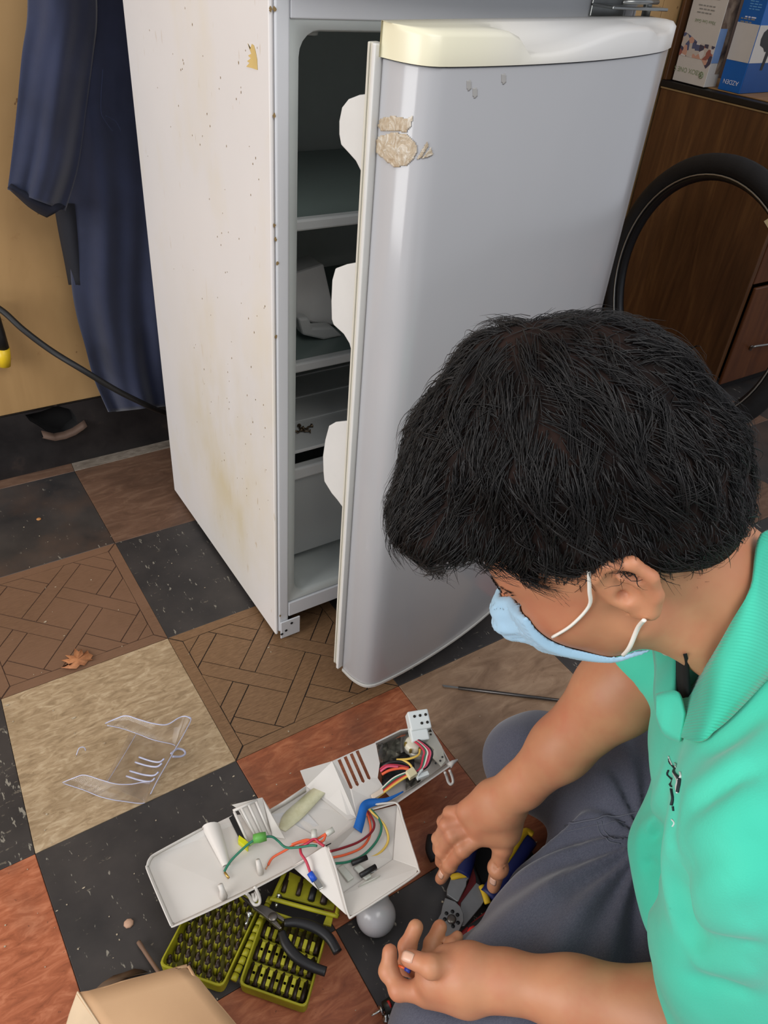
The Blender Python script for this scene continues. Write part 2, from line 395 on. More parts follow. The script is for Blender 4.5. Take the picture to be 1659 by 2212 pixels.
hb=B().box((LX0+.01,yf-.006,zt-.052),(LX1-.01,yf+.012,zt-.028)).build('handle',SHM,dr,bevel=.004,seg=3)
# small hole with rim in the liner roof
c=PY(665,74,FY0+.06);b=B();b.lathe([(.012,0),(.013,.004),(.009,.005),(.008,.002)],(c[0],c[1],.966),(0,0,1),20);b.build('plug_ring',LIN,FR)
b=B();b.lathe([(.0078,0),(.0078,.0015)],(c[0],c[1],.965),(0,0,1),16);b.build('plug_hole',plain('plug_dark',(14,16,16),.5),FR)
# bottom hinge plate with three holes
p0=PY(604,1376,FY0-.004);p1=PY(643,1334,FY0-.004)
hx0,hx1=FX0+.008,PY(643,1334,FY0)[0]+.002
hp=B().box((hx0,FY0-.006,.004),(hx1,FY0-.003,.045)).build('hinge_plate',EN,FR,bevel=.001)
for u,v in ((609,1370),(618,1362),(630,1346)):
    q=PY(u,v,FY0-.0063);B().lathe([(.0026,0),(.0026,.0012)],(q[0],FY0-.0068,q[2]),(0,1,0),10).build('screw_hole',plain('hole_black',(10,9,8),.7),hp)
FTM=plain('foot_black',(30,30,30),.6)
for x0 in (FX0+.012,FX1-.05):
    for y0 in (FY0+.03,FY1-.07):B().box((x0,y0,0),(x0+.038,y0+.04,.035)).build('foot',FTM,FR,bevel=.003)
fb('base_pan',plain('pan_dark',(40,40,40),.7),[((FX0+.006,FY0+.0305,.036),(FX1-.006,FY1-.013,.05))])
# rust freckles
def blob(c,nrm,ru,rv,seed,n=10):
    rs=random.Random(seed);nn=np.array(nrm,float);nn/=np.linalg.norm(nn);u=np.cross(nn,(0,0,1));u/=np.linalg.norm(u);w=np.cross(nn,u)
    return [np.array(c)+nn*.0004+u*ru*math.cos(2*math.pi*k/n)*(rs.uniform(.5,1.2))+w*rv*math.sin(2*math.pi*k/n)*(rs.uniform(.5,1.2)) for k in range(n)]
rb=B()
for k,(u,v) in enumerate(((593,20),(584,20),(592,250),(592,487),(595,517),(599,568),(596,727),(605,1330))):
    p=PY(u,v,FY0-.001);rb.prism(blob(p,(0,-1,0),.0022,.003,k),(0,-.0002,0))
rs=random.Random(4)
for k in range(90):
    y=FY0+.02+abs(rs.gauss(.12,.13));z=rs.uniform(.25,.98)
    if y>FY1-.01:continue
    s=rs.uniform(.5,1.1);rb.prism(blob((FX0,y,z),(-1,0,0),.0008*s,.0018*s,k,7),(-.0002,0,0))
rb.build('rust_freckles',plain('rust_pale',(158,132,88),.8,var=.3),FR,)['kind']='stuff'
# torn sticker scrap on the side panel
pts=[PX(u,v,FX0) for u,v in ((536,94),(541,108),(545,95),(549,98),(553,112),(556,128),(557,151),(545,147),(533,144),(540,136),(535,132),(543,126),(537,120),(544,116))]
b=B();b.prism([p+np.array([-.0002,0,0]) for p in pts],(-.0006,0,0));b.build('sticker_scrap',plain('sticker_yellow',(212,184,118),.6),FR)
# ---- freezer door (its lower edge shows at the very top) ----
fz=B()
DLx,DRx=.205,.757
prof=[(FX0+.01,FY0-.05),(FX0+.03,FY0-.062),(FX0+.12,FY0-.072),(.46,FY0-.078),(FX1-.12,FY0-.072),(FX1-.02,FY0-.06),(FX1-.004,FY0-.048),(FX1-.004,FY0-.012),(FX0+.01,FY0-.012)]
fz.prism([(x,y,1.046) for x,y in prof],(0,0,.41));
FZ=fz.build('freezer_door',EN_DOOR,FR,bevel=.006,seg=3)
B().box((FX0+.02,FY0-.0118,1.045),(FX1-.02,FY0-.001,1.45)).build('gasket',PLW,FZ,bevel=.003)
# ---- fresh food door, hinged at the right, ajar ----
DA=np.array([.2235,.014]);DB=np.array([.757,.145])
e=(DB-DA);DL=np.linalg.norm(e);e/=DL;nn=np.array([-e[1],e[0]])  # nn points back into the fridge
def dl(s,t,z):
    q=DA+e*s+nn*t;return np.array([q[0],q[1],z])
outer=[(.002,.034),(-.0005,.012),(.001,-.006),(.006,-.019),(.016,-.0275),(.035,-.034),(.09,-.044),(.16,-.052),(.24,-.056),(.32,-.054),(.40,-.047),(.47,-.036),(.515,-.022),(.541,-.012),(.5505,-.002),(.5505,.030)]
outer=[tuple(p[:2]) for p in cr([(a,b,0) for a,b in outer],4)]
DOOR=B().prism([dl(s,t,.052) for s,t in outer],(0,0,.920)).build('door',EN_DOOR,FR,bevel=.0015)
for p in DOOR.data.polygons:
    if abs(p.normal.z)<.5 and p.normal[1]<.75:p.use_smooth=True
fr_=[(s,t) for s,t in outer]
# bottom trim strip, slightly proud
def grow(pl,g):
    c=np.array([.28,0.0]);out=[]
    for s,t in pl:
        out.append((s+(g if s>.5 else -g if s<.02 else 0),t-(g if t<.03 else 0)))
    return out
B().prism([dl(s,t,.045) for s,t in grow(outer,.0015)],(0,0,.0068)).build('bottom_trim',plain('trim_grey',(188,186,180),.4),DOOR,bevel=.0015)
# top cap: yellowed at the free end, handle scoop cut in its front edge
m=MT('cap_plastic',.3);tc=m.n('ShaderNodeTexCoord');sp=m.n('ShaderNodeSeparateXYZ');m.l(tc.outputs['Object'],sp.inputs[0])
mr=m.n('ShaderNodeMapRange');mr.inputs[1].default_value=.20;mr.inputs[2].default_value=.48;m.l(sp.outputs[0],mr.inputs[0])
m.col(m.ramp(mr.outputs[0],[(0,lin((229,223,192))),(.35,lin((226,221,198))),(.7,lin((221,217,208))),(1,lin((214,212,208)))]));CAP=m.m
def cap():
    o=grow(outer,.002);N=len(o)
    # scoop depth as a function of s
    def scoop(s):
        def hump(a,b,c,d):
            if s<a or s>d:return 0
            if s<b:return (math.sin(((s-a)/(b-a)-.5)*math.pi)+1)/2
            if s>c:return (math.sin(((d-s)/(d-c)-.5)*math.pi)+1)/2
            return 1
        return .019*hump(.118,.134,.165,.36)+.008*hump(.41,.44,.50,.54)
    b=B();rings=[]
    back=[(s,.034) for s,t in o]
    for s,t in o:
        d=scoop(s);zt=1.004
        e1=min(t,.03);w=.034-e1
        row=[dl(s,t,.973),dl(s,t,zt-.006-d),dl(s,t+min(.006,w*.2),zt-.001-d*1.05),dl(s,t+w*.35,zt-d*1.0),dl(s,t+w*.55,zt-d*.55),dl(s,t+w*.7,zt),dl(s,.034,zt+.001),dl(s,.0345,.973)]
        rings.append(row)
    b.grid(rings);n=8
    b.f.append(tuple(range(n))); b.sm.append(False);b.mi.append(0)
    b.f.append(tuple(range((N-1)*n,N*n)));b.sm.append(False);b.mi.append(0)
    return b
cp=cap().build('top_cap',CAP,DOOR)
# inner door liner plate + gasket + bins
b=B();b.prism([dl(s,t,.055) for s,t in ((-.008,.0345),(.547,.0345),(.547,.040),(-.008,.040))],(0,0,.93));b.build('inner_frame',PLW,DOOR,bevel=.0015)
def gasket():
    b=B()
    for (s0,s1) in ((-.006,.010),(.530,.546)):
        for dt,w in ((.0403,.0052),(.0458,.0042)):
            b.prism([dl(s0,dt,.06),dl(s1,dt,.06),dl(s1-.002,dt+w,.06),dl(s0+.002,dt+w,.06)],(0,0,.925))
    for z0 in (.058,.968):
        b.prism([dl(.0102,.0403,z0),dl(.5298,.0403,z0),dl(.5298,.050,z0),dl(.0102,.050,z0)],(0,0,.016))
    return b
GM=plain('gasket_cream',(214,211,198),.55,var=.06)
gasket().build('gasket',GM,DOOR,bevel=.0012)
b=B();b.prism([dl(.018,.0403,.08),dl(.525,.0403,.08),dl(.515,.062,.08),dl(.028,.062,.08)],(0,0,.885));b.build('door_liner',PLW,DOOR,bevel=.004,seg=2)
# bin end walls: silhouettes measured in the plane of the bin's end wall
pl0=dl(.020,0,0);
def toplane(u,v,s):
    p=dl(s,.05,0);return PP(u,v,p,(e[0],e[1],0))
sil=[[(800,202),(775,205),(752,214),(738,232),(732,262),(732,290),(736,313),(752,330),(768,348),(778,368),(782,392),(781,420),(790,420)],
     [(775,566),(748,571),(724,580),(717,605),(715,650),(716,690),(720,702),(742,722),(754,742),(761,768),(762,790),(772,790)],
     [(760,908),(724,912),(710,920),(702,950),(697,985),(698,1020),(700,1040),(716,1066),(728,1080),(741,1098),(752,1098)]]
for k,sl in enumerate(sil):
    P=[toplane(u,v,.024) for u,v in sl]
    # keep the points beyond the liner plate; clamp the root
    Q=[]
    for p in P:
        t=(p[:2]-DA)@nn
        if t<.058:p=dl(.024,.058,p[2])
        Q.append(p)
    ext=np.array([e[0],e[1],0])*.004
    bn=B().prism(Q,ext).build('door_bin',PLW,DOOR,bevel=.0015,seg=2)
    B().prism([q+ext*0+np.array([e[0],e[1],0])*.48 for q in Q],ext).build('end_wall',PLW,bn,bevel=.0015)
    ts=[(p[:2]-DA)@nn for p in Q];zs=[p[2] for p in Q];tm=max(ts)
    # front wall and floor joining both ends (along the silhouette's outer run)
    ins=[q for q in Q if (q[:2]-DA)@nn>.06]
    zmid=(max(zs)+min(zs))/2
    low=[q for q in Q if q[2]<zmid+ (max(zs)-min(zs))*.1 ]
    G=[[q+np.array([e[0],e[1],0])*.0045 for q in low],[q+np.array([e[0],e[1],0])*.4795 for q in low]]
    B().grid(G,False).build('bin_front',PLW,bn,solid=.0025,off=0)
    if k==2:
        G=B().tube([dl(.03,.075,max(zs)+.012),dl(.15,.105,max(zs)+.014),dl(.5,.105,max(zs)+.014)],.002,6);G.build('wire_rail',PLW,bn)
# peeled tape residue wrapped round the door's free edge
m=MT('tape_residue',.35);a=m.noise(70,5,.7,(1,1,.7),(0,0,0),2);m.col(m.ramp(a,[(.3,lin((168,146,118))),(.5,lin((188,172,148))),(.68,lin((226,222,212)))]));m.bump(a,.9,.002);TAPE=m.m
def on_door(u,v,g=.0009):
    # nearest hit of the pixel ray with the door's outer face
    d=ray(u,v);best=None
    for k in range(len(outer)-1):
        a=dl(*outer[k],0);c=dl(*outer[k+1],0);n2=np.cross(c-a,(0,0,1.));L=np.linalg.norm(c-a);n2/=np.linalg.norm(n2)
        den=d@n2
        if abs(den)<1e-9:continue
        t=((a-CP)@n2)/den;q=CP+d*t;w=((q-a)[:2]@(c-a)[:2])/L**2
        if -.01<=w<=1.01 and (best is None or t<best[0]):best=(t,q,n2)
    if best is None:
        return None
    t,q,n2=best
    if n2@d>0:n2=-n2
    return q+n2*g
def skin_patch(poly,name,mat,parent,step=5,g=.0009,rough=.0):
    """thin skin on the door face from an outline of measured points"""
    us=[p[0] for p in poly];vs=[p[1] for p in poly];b=B();idx={}
    def inside(x,y):
        c=False;n=len(poly)
        for i in range(n):
            x1,y1=poly[i];x2,y2=poly[i-1]
            if (y1>y)!=(y2>y) and x<(x2-x1)*(y-y1)/(y2-y1)+x1:c=not c
        return c
    V=[];F=[]
    def vert(i,j):
        if (i,j) in idx:return idx[(i,j)]
        q=on_door(i,j,g+random.uniform(0,rough));
        if q is None:return None
        idx[(i,j)]=len(V);V.append(q);return idx[(i,j)]
    x=min(us)
    while x<max(us):
        y=min(vs)
        while y<max(vs):
            if inside(x+step/2,y+step/2):
                q=[vert(x,y),vert(x+step,y),vert(x+step,y+step),vert(x,y+step)]
                if None not in q:F.append(tuple(q))
            y+=step
        x+=step
    if not F:return
    b.add(V,F,True);return b.build(name,mat,parent,solid=.0004,off=0)
skin_patch([(822,256),(850,250),(880,256),(893,250),(888,272),(878,286),(850,282),(824,282),(817,272)],'tape_residue',TAPE,DOOR,3,.0006,.0005)
skin_patch([(814,296),(850,286),(880,290),(897,306),(903,322),(893,345),(882,356),(852,362),(832,344),(812,330),(808,316)],'tape_residue',TAPE,DOOR,3,.0006,.0006)
skin_patch([(899,345),(922,306),(926,314),(909,342)],'tape_residue',TAPE,DOOR,2,.0006,.0002)
skin_patch([(911,342),(930,318),(935,334),(922,340)],'tape_residue',TAPE,DOOR,2,.0006,.0002)
for k,(u,v) in enumerate(((1088,170),(1026,200),(1013,184),(1020,1010),(1100,1080))):
    if k<3:skin_patch([(u-4,v-9),(u+3,v-12),(u+6,v-2),(u+4,v+8),(u-1,v+13),(u-5,v+5)],'smudge',plain('smudge_%d'%k,(176,174,170),.4),DOOR,2,.0003)
# ---- hinge between the doors ----
HM=plain('hinge_steel',(150,152,150),.3,.9,var=.2)
h=B();h.box((.655,FY0-.045,1.012),(.765,FY0-.002,1.016));h.box((.655,FY0-.006,1.0),(.72,FY0-.0016,1.03))
H=h.build('door_hinge',HM,FR,bevel=.001)
B().lathe([(.006,0),(.006,.03)],(.738,FY0-.03,1.0045),(0,0,1),14).build('hinge_pin',HM,H)
B().tube([(.665,FY0-.05,1.021),(.69,FY0-.056,1.0225),(.72,FY0-.047,1.0225),(.75,FY0-.036,1.022)],.003,8).build('lever',HM,H)
# ---- things lying in the fridge ----
FOAM=plain('foam_white',(205,205,203),.8,var=.05,bump=.2)
z=z2+.0
def quad_thick(pts,ext,name,mat,label,cat):
    o=B().prism(pts,ext).build(name,mat,None,bevel=.004,seg=2);return tag(o,label,cat)
yb=FY0+.17
A=[PY(u,v,yb) for u,v in ((640,590),(700,570),(719,655),(735,705),(680,700),(640,690))]
A=[np.array([max(p[0],LX0+.014),p[1],max(p[2],z2+.001)]) for p in A]
quad_thick(A,(0,.05,0),'foam_block',FOAM,'white foam packing piece leaning inside the open refrigerator above the second shelf','packing')
A=[PY(u,v,yb-.03) for u,v in ((645,690),(668,688),(676,710),(720,708),(741,728),(700,736),(655,726))]
zm=min(p[2] for p in A);A=[p+np.array([0,0,z2-.003+.0006-zm]) for p in A];A=[np.array([max(p[0],LX0+.014),p[1],p[2]]) for p in A]
quad_thick(A,(0,.024,0),'foam_offcut',plain('foam_pale',(188,190,188),.7,var=.06),'small white moulded plastic scrap under the foam piece inside the refrigerator','packing')
SC=plain('screw_steel',(120,104,84),.35,.8,var=.4)
def screw(p,d,L=.012,r=.0016,mat=SC,name='screw',parent=None):
    d=np.array(d,float);d/=np.linalg.norm(d);p=np.array(p,float);b=B()
    b.lathe([(r*.3,0),(r*.8,L*.15),(r,L*.3),(r*.75,L*.36),(r,L*.42),(r*.75,L*.48),(r,L*.54),(r*.75,L*.6),(r,L*.66),(r*.8,L*.8),(r*2.2,L*.9),(r*2.0,L)],p,d,10);return b.build(name,mat,parent)
for k,(u,v,a) in enumerate(((641,935,.4),(648,927,1.2),(655,931,-.5),(662,924,.2),(668,928,2.2),(645,931,2.8),(660,933,1.7))):
    p=PZ(u,v,zc+.0045);s=screw(p,(math.cos(a),math.sin(a),0),.013,.0017)
    tag(s,'small rusty screw in the little heap on the crisper cover inside the refrigerator','screw','screws on the crisper cover')
# ---------------- hanging work coat, cable and grip on the left ----------------
def cloth_mat(name,c0,c1,sc=8,w=500):
    m=MT(name,.88,sheen=.25);a=m.noise(sc,4);b_=m.noise(w,2,.5,(1,1,2));m.col(m.ramp(a,[(.3,lin(c0)),(.7,lin(c1))]));m.bump(b_,.25,.0006);return m.m
NAVY=cloth_mat('navy_cloth',(27,33,54),(39,46,72))
def sheet(name,left,right,yb,folds,mat,parent,nu=46,nv=60,amp=.02,th=.004,side=0):
    """hanging cloth between a left and a right outline (measured points), folds run down it"""
    Lc=cr([(a,b,0) for a,b in left],12);Rc=cr([(a,b,0) for a,b in right],12)
    def samp(Cv,t):
        f=t*(len(Cv)-1);i=int(min(f,len(Cv)-2));return Cv[i]+(Cv[i+1]-Cv[i])*(f-i)
    G=[]
    for j in range(nv+1):
        t=j/nv;l=samp(Lc,t);r=samp(Rc,t);row=[]
        for i in range(nu+1):
            s=i/nu;q=l+(r-l)*s
            d=amp*(math.sin(folds*s*6.28+1.4*math.sin(t*3+side))*(.35+.65*t)+.5*math.sin(folds*2.3*s*6.28+t*5+side)*t)
            d-=.035*math.sin(math.pi*s)
            row.append(PY(q[0],q[1],yb+d))
        G.append(row)
    o=B().grid(G).build(name,mat,parent,solid=th,off=0);return o
CO=thing('work_coverall','navy blue short-sleeved work garment hanging against the plywood beside the refrigerator','garment',(.12,.87,1.3))
B().tube([(.12,.93,1.45),(.12,.90,1.47),(.12,.87,1.45),(.12,.87,1.40)],.004,8).build('hanging_loop',NAVY,CO)
sheet('body_panel',[(40,-260),(60,-100),(62,40),(88,200),(125,330),(146,440),(152,520),(155,610),(166,680),(182,740),(202,815),(235,890)],[(430,-260),(440,-100),(440,40),(440,200),(440,330),(440,440),(440,520),(440,610),(440,680),(440,740),(440,800),(440,868)],.872,2.2,NAVY,CO,amp=.012)
sheet('sleeve',[(70,-180),(62,-60),(60,40),(48,120),(36,240),(25,340),(17,409)],[(200,-180),(205,-60),(208,40),(200,120),(185,240),(168,360),(140,455)],.832,1.6,NAVY,CO,nu=30,nv=40,amp=.007,side=2)
sheet('sleeve_hem',[(17,404),(40,425),(62,445),(85,460),(102,468)],[(24,398),(52,408),(86,420),(116,430),(143,446)],.838,.5,plain('navy_dark',(20,24,40),.9),CO,nu=8,nv=10,amp=.003)
sheet('inner_panel',[(118,440),(128,500),(140,560),(150,615)],[(180,440),(185,500),(190,560),(195,615)],.90,.5,plain('black_cloth',(26,28,36),.9),CO,nu=6,nv=10,amp=.003)
seamc=B()
for pts in (((222,150),(218,235),(228,262),(245,285)),((228,250),(250,262),(262,285))):
    seamc.tube(cr([PY(u,v,.822) for u,v in pts],5),.0012,5,flat=.5)
seamc.build('seam',plain('navy_seam',(44,52,80),.9),CO)['kind']='stuff'
CAB=plain('cable_rubber',(30,30,30),.5,var=.2)
pts=[(-60,640,.93),(0,668,.90),(50,712,.87),(110,757,.84),(180,800,.80),(250,842,.79),(310,872,.80),(350,890,.83),(400,905,.86)]
o=B().tube(cr([PY(u,v,y) for u,v,y in pts],8),.0062,12).build('power_cable',CAB);tag(o,'thick black cable sagging from the left across the hanging coverall and behind the refrigerator','cable')
gr=thing('hand_grip','black tool grip with a yellow butt end hanging on the plywood at the left edge','tool',PY(5,760,.93))
g0=PY(-14,690,.93);g1=PY(6,752,.93);g2=PY(10,790,.93)
B().tube([g0+(0,0,.03),g0,(g0+g1)/2,g1],[.012,.014,.0135,.0125],12).build('grip',CAB,gr)
B().tube([g1,g1*.5+g2*.5,g2],[.0135,.0138,.012],12).build('butt_cap',plain('yellow_plastic',(226,190,36),.4),gr)
# ---------------- wooden cabinet with drawer, on the right ----------------
def wood(name,c0,c1,c2,rough=.42,vert=True):
    m=MT(name,rough);a=m.noise(6,6,.6,(3.5,3.5,.45) if vert else (.4,3,3),(0,0,0),1.0);b_=m.noise(60,4,.6,(1,1,.06) if vert else (.06,1,1));c=m.ramp(a,[(.3,lin(c0)),(.52,lin(c1)),(.72,lin(c2))]);c=m.mix(.3,c,m.ramp(b_,[(.3,lin(c0)),(.7,lin(c2))]));m.col(c);m.bump(b_,.1,.0006);return m.m
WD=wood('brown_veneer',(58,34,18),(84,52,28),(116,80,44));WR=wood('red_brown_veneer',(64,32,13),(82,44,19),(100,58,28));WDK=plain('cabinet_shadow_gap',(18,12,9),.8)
CX0=1.75;CY0=.47;ZT=.772
CBN=thing('wooden_cabinet','brown wood-veneer cabinet with a drawer front and open shelf edge, right of the refrigerator','cabinet',(CX0+.3,.7,0))
def cb(name,mat,lo,hi,bev=.002,par=None):return B().box(lo,hi).build(name,mat,par or CBN,bevel=bev)
cb('side_panel',WD,(CX0,CY0,.045),(CX0+.018,.94,ZT))
cb('side_panel',WD,(2.9,CY0,.045),(2.918,.94,ZT))
cb('back_panel',WD,(CX0+.018,.93,.045),(2.9,.94,ZT))
cb('shelf_top',plain('black_edge',(16,14,13),.5),(CX0-.004,CY0-.012,ZT+.0005),(2.922,.944,ZT+.016))
cb('top_board',wood('tan_board',(120,84,48),(150,110,66),(176,138,88),.5,False),(CX0+.03,CY0,ZT+.0165),(2.9,.93,ZT+.019),.0005)
cb('edge_band',plain('edge_tan',(150,124,84),.5),(CX0-.002,CY0,ZT-.004),(CX0-.0002,.94,ZT),.0003)
cb('upper_front',WR,(CX0+.0185,CY0-.002,.36),(2.9,CY0+.016,ZT-.002))
dr_=cb('drawer_front',WR,(CX0+.022,CY0-.012,.052),(2.32,CY0-.0022,.352),.003)
cb('drawer_front',WR,(2.328,CY0-.012,.052),(2.89,CY0-.0022,.352),.003)
cb('plinth',WDK,(CX0+.03,CY0+.03,.0),(2.89,.93,.045))
hz=PY(1640,745,CY0-.03)
B().tube(cr([PY(1622,752,CY0-.018),PY(1632,748,CY0-.03),PY(1659,744,CY0-.035),PY(1700,735,CY0-.035),PY(1712,734,CY0-.014)],5),.0035,10).build('handle',plain('steel_handle',(150,150,146),.3,.9),dr_)
B().lathe([(.008,0),(.007,.004)],PY(1624,752,CY0-.0165),(0,1,0),12).build('handle_foot',bpy.data.materials['steel_handle'],dr_)
B().prism([PX(u,v,CX0-.0012) for u,v in ((1650,478),(1662,470),(1672,486),(1662,498))],(.0008,0,0)).build('paper_label',plain('label_cream',(226,206,160),.6),CBN)
# upright hutch post standing on the shelf behind the boxes
up=B().box((CX0+.001,.932,ZT+.0165),(CX0+.30,.944,1.4)).build('hutch_panel',WD,CBN,bevel=.002)
# ---------------- printed cartons standing on the shelf ----------------
def printed(name,label,A,Bp,Cp,h,mats,lean=(0,0,0)):
    """box: A->B is the face towards the room (left face), B->C the right face; h its height"""
    A=np.array(A);Bp=np.array(Bp);Cp=np.array(Cp);D_=A+(Cp-Bp);t=thing(name,label,'box',(A+Cp)/2)
    up=np.array([lean[0],lean[1],1.])*h
    b=B();b.add([A,Bp,Cp,D_,A+up,Bp+up,Cp+up,D_+up],[(0,1,2,3),(4,5,6,7),(0,1,5,4),(1,2,6,5),(2,3,7,6),(3,0,4,7)]);o=b.build('carton',mats[0],t,bevel=.0008,seg=1)
    return t,o,A,Bp,Cp,up
def face(par,o,ex,ez,nrm,rect,mat,name='print_area',th=.0006):
    x0,x1,z0,z1=rect;n=np.array(nrm)*th
    P=[o+ex*x0+ez*z0,o+ex*x1+ez*z0,o+ex*x1+ez*z1,o+ex*x0+ez*z1]
    return B().prism([p+n*.2 for p in P],n).build(name,mat,par)
def text(par,s,o,ex,ez,nrm,size,mat,name='lettering',rot=0,al='CENTER'):
    c=bpy.data.curves.new(name,'FONT');c.body=s;c.size=size;c.align_x=al;c.align_y='CENTER';c.extrude=.0001
    ob=bpy.data.objects.new(name,c);COL.objects.link(ob)
    m=bpy.data.meshes.new_from_object(ob.evaluated_get(bpy.context.evaluated_depsgraph_get()));COL.objects.unlink(ob);bpy.data.objects.remove(ob)
    x=unit(ex);z=unit(ez);n=np.cross(x,z)
    if rot:x,z=-x,-z
    n=unit(nrm)
    M=Matrix(((x[0],z[0],n[0],o[0]),(x[1],z[1],n[1],o[1]),(x[2],z[2],n[2],o[2]),(0,0,0,1)))
    m.transform(M);m.name=name
    return link(name,m,mat,par)
ZS=ZT+.019+.0005
WHP=plain('carton_white',(200,194,186),.45,var=.04);BLU=plain('carton_blue',(10,92,170),.4,var=.05);BLU2=plain('carton_blue_dark',(12,72,136),.4);GRT=plain('print_grey',(140,138,132),.6);GRN=plain('print_green',(140,152,118),.6);WHT=plain('print_white',(220,222,236),.5)
MIX=MT('print_photo',.45);vo=MIX.n('ShaderNodeTexVoronoi');vo.inputs['Scale'].default_value=75;MIX.l(MIX.coord(),vo.inputs['Vector']);sp_=MIX.n('ShaderNodeSeparateColor');MIX.l(vo.outputs['Color'],sp_.inputs[0])
MIX.col(MIX.ramp(sp_.outputs[0],[(0,lin((190,180,170))),(.3,lin((70,66,84))),(.45,lin((196,150,130))),(.6,lin((84,90,120))),(.75,lin((206,200,196))),(.88,lin((150,90,80)))],True));MIX=MIX.m
LANDM=tile_mottle('print_landscape',(60,50,50),(120,100,84),(170,150,130),(44,40,60),16)
def onshelf(u,v):return PZ(u,v,ZS)
A=onshelf(1452,172);Bq=onshelf(1520,189);Cq=onshelf(1549,188)
Cq=Bq+np.array([.055,.004,0]);
t1,o1,A,Bq,Cq,up=printed('product_box','tall white printed carton standing upside down on the cabinet, left of the blue carton',A,Bq,Cq,.34,[WHP])
ex=unit(Bq-A);Wd=np.linalg.norm(Bq-A);ez=np.array([0,0,1.]);nr=np.cross(ex,ez);
if nr@(CP-A)<0:nr=-nr
ex2=unit(Cq-Bq);W2=np.linalg.norm(Cq-Bq);nr2=np.cross(ex2,ez)
if nr2@(CP-Bq)<0:nr2=-nr2
zv=lambda u,v,p,n:PP(u,v,p,n)[2]-ZS
z1_=zv(1475,120,A,nr);z2_=zv(1490,85,A,nr);z3_=zv(1538,137,Bq,nr2)
# photo band with a zigzag top edge
bd=[(0,.0),(0,.055),(.25,.047),(.5,.035),(.8,.036),(1,.034),(1,-.006),(.9,-.018),(.72,.0)]
B().prism([A+ex*Wd*s+ez*(z1_+q)+nr*.0002 for s,q in bd],nr*.0005).build('photo_band',MIX,o1)
face(o1,Bq,ex2,ez,nr2,(0.001,W2*.6,z1_-.004,z1_+.075),plain('print_lightblue',(120,150,196),.5))
face(o1,Bq,ex2,ez,nr2,(W2*.6,W2,z1_-.03,.22),LANDM);face(o1,Bq,ex2,ez,nr2,(0.001,W2*.6,z1_+.075,.22),LANDM)
text(o1,'XBOX ONE S',A+ex*Wd*.40+ez*.030+nr*.0006,ex,ez,nr,.0165,GRN,rot=1);
# round logo with a cross, upside down like the rest
lc=A+ex*Wd*.83+ez*.026+nr*.0006
lg=B();lg.tube([lc+(ex*math.cos(a)+ez*math.sin(a))*.0072 for a in np.linspace(0,2*math.pi,17)[:-1]],.0012,4,closed=True)
for sg in (-1,1):lg.tube([lc-(ex+sg*ez)*.0055,lc+(ex+sg*ez)*.0055],.0013,4)
lg.build('logo',GRN,o1)
text(o1,'Xbox Live Gold',A+ex*Wd*.52+ez*(z2_+.045)+nr*.0006,ex,ez,nr,.011,GRN,rot=1)
def para(par,o,ex,ez,nr,w,rows,dz,mat,seed,h=.0028):
    rs=random.Random(seed);b=B()
    for k in range(rows):
        x=rs.uniform(0,.1)*w;z=k*dz
        while x<w*rs.uniform(.7,1):
            L=rs.uniform(.006,.014);P=[o+ex*x+ez*z,o+ex*(x+L)+ez*z,o+ex*(x+L)+ez*(z+h),o+ex*x+ez*(z+h)];b.prism([p+nr*.0003 for p in P],nr*.0003);x+=L+.003
    q=b.build('text_lines',mat,par);q['kind']='stuff'
para(o1,A+ex*Wd*.2+ez*(z2_+.062),ex,ez,nr,Wd*.6,3,.008,GRT,1);para(o1,A+ex*Wd*.15+ez*(z2_+.095),ex,ez,nr,Wd*.62,3,.008,GRT,2);para(o1,A+ex*Wd*.15+ez*(z2_+.13),ex,ez,nr,Wd*.62,4,.008,GRT,3)
# blue carton
A2=onshelf(1548,192);B2=onshelf(1596,203);C2=B2+unit(onshelf(1659,199)-B2)*.16
A2=A2+np.array([.004,0,0])
t2,o2,A2,B2,C2,up2=printed('microphone_box','blue and white carton with a microphone picture standing on the wooden cabinet',A2,B2,C2,.34,[BLU])
ex=unit(B2-A2);Wd=np.linalg.norm(B2-A2);nr=np.cross(ex,ez);nr=nr if nr@(CP-A2)>0 else -nr
ex2=unit(C2-B2);W2=.16;nr2=np.cross(ex2,ez);nr2=nr2 if nr2@(CP-B2)>0 else -nr2
za=zv(1569,127,A2,nr);zb_=zv(1596,47,A2,nr)
face(o2,A2,ex,ez,nr,(0.001,Wd-.0012,za,zb_),WHP,'white_band');face(o2,B2,ex2,ez,nr2,(.0012,W2,za,zb_),WHP,'white_band')
face(o2,B2,ex2,ez,nr2,(.0012,W2,.001,za-.0005),BLU2,'dark_band')
text(o2,'AZDEN',A2+ex*Wd*.5+ez*.022+nr*.0009,ex,ez,nr,.015,WHT,rot=1)
para(o2,A2+ex*Wd*.15+ez*(za+.028),ex,ez,nr,Wd*.6,2,.006,GRT,5);para(o2,A2+ex*Wd*.15+ez*(za+.052),ex,ez,nr,Wd*.62,2,.007,GRT,6);para(o2,A2+ex*Wd*.1+ez*(za+.085),ex,ez,nr,Wd*.62,2,.007,GRT,7)
para(o2,A2+ex*Wd*.25+ez*(zb_+.012),ex,ez,nr,Wd*.5,1,.007,WHT,8);para(o2,A2+ex*Wd*.3+ez*(zb_+.03),ex,ez,nr,Wd*.45,6,.0055,plain('print_paleblue',(96,160,214),.5),9,.002)
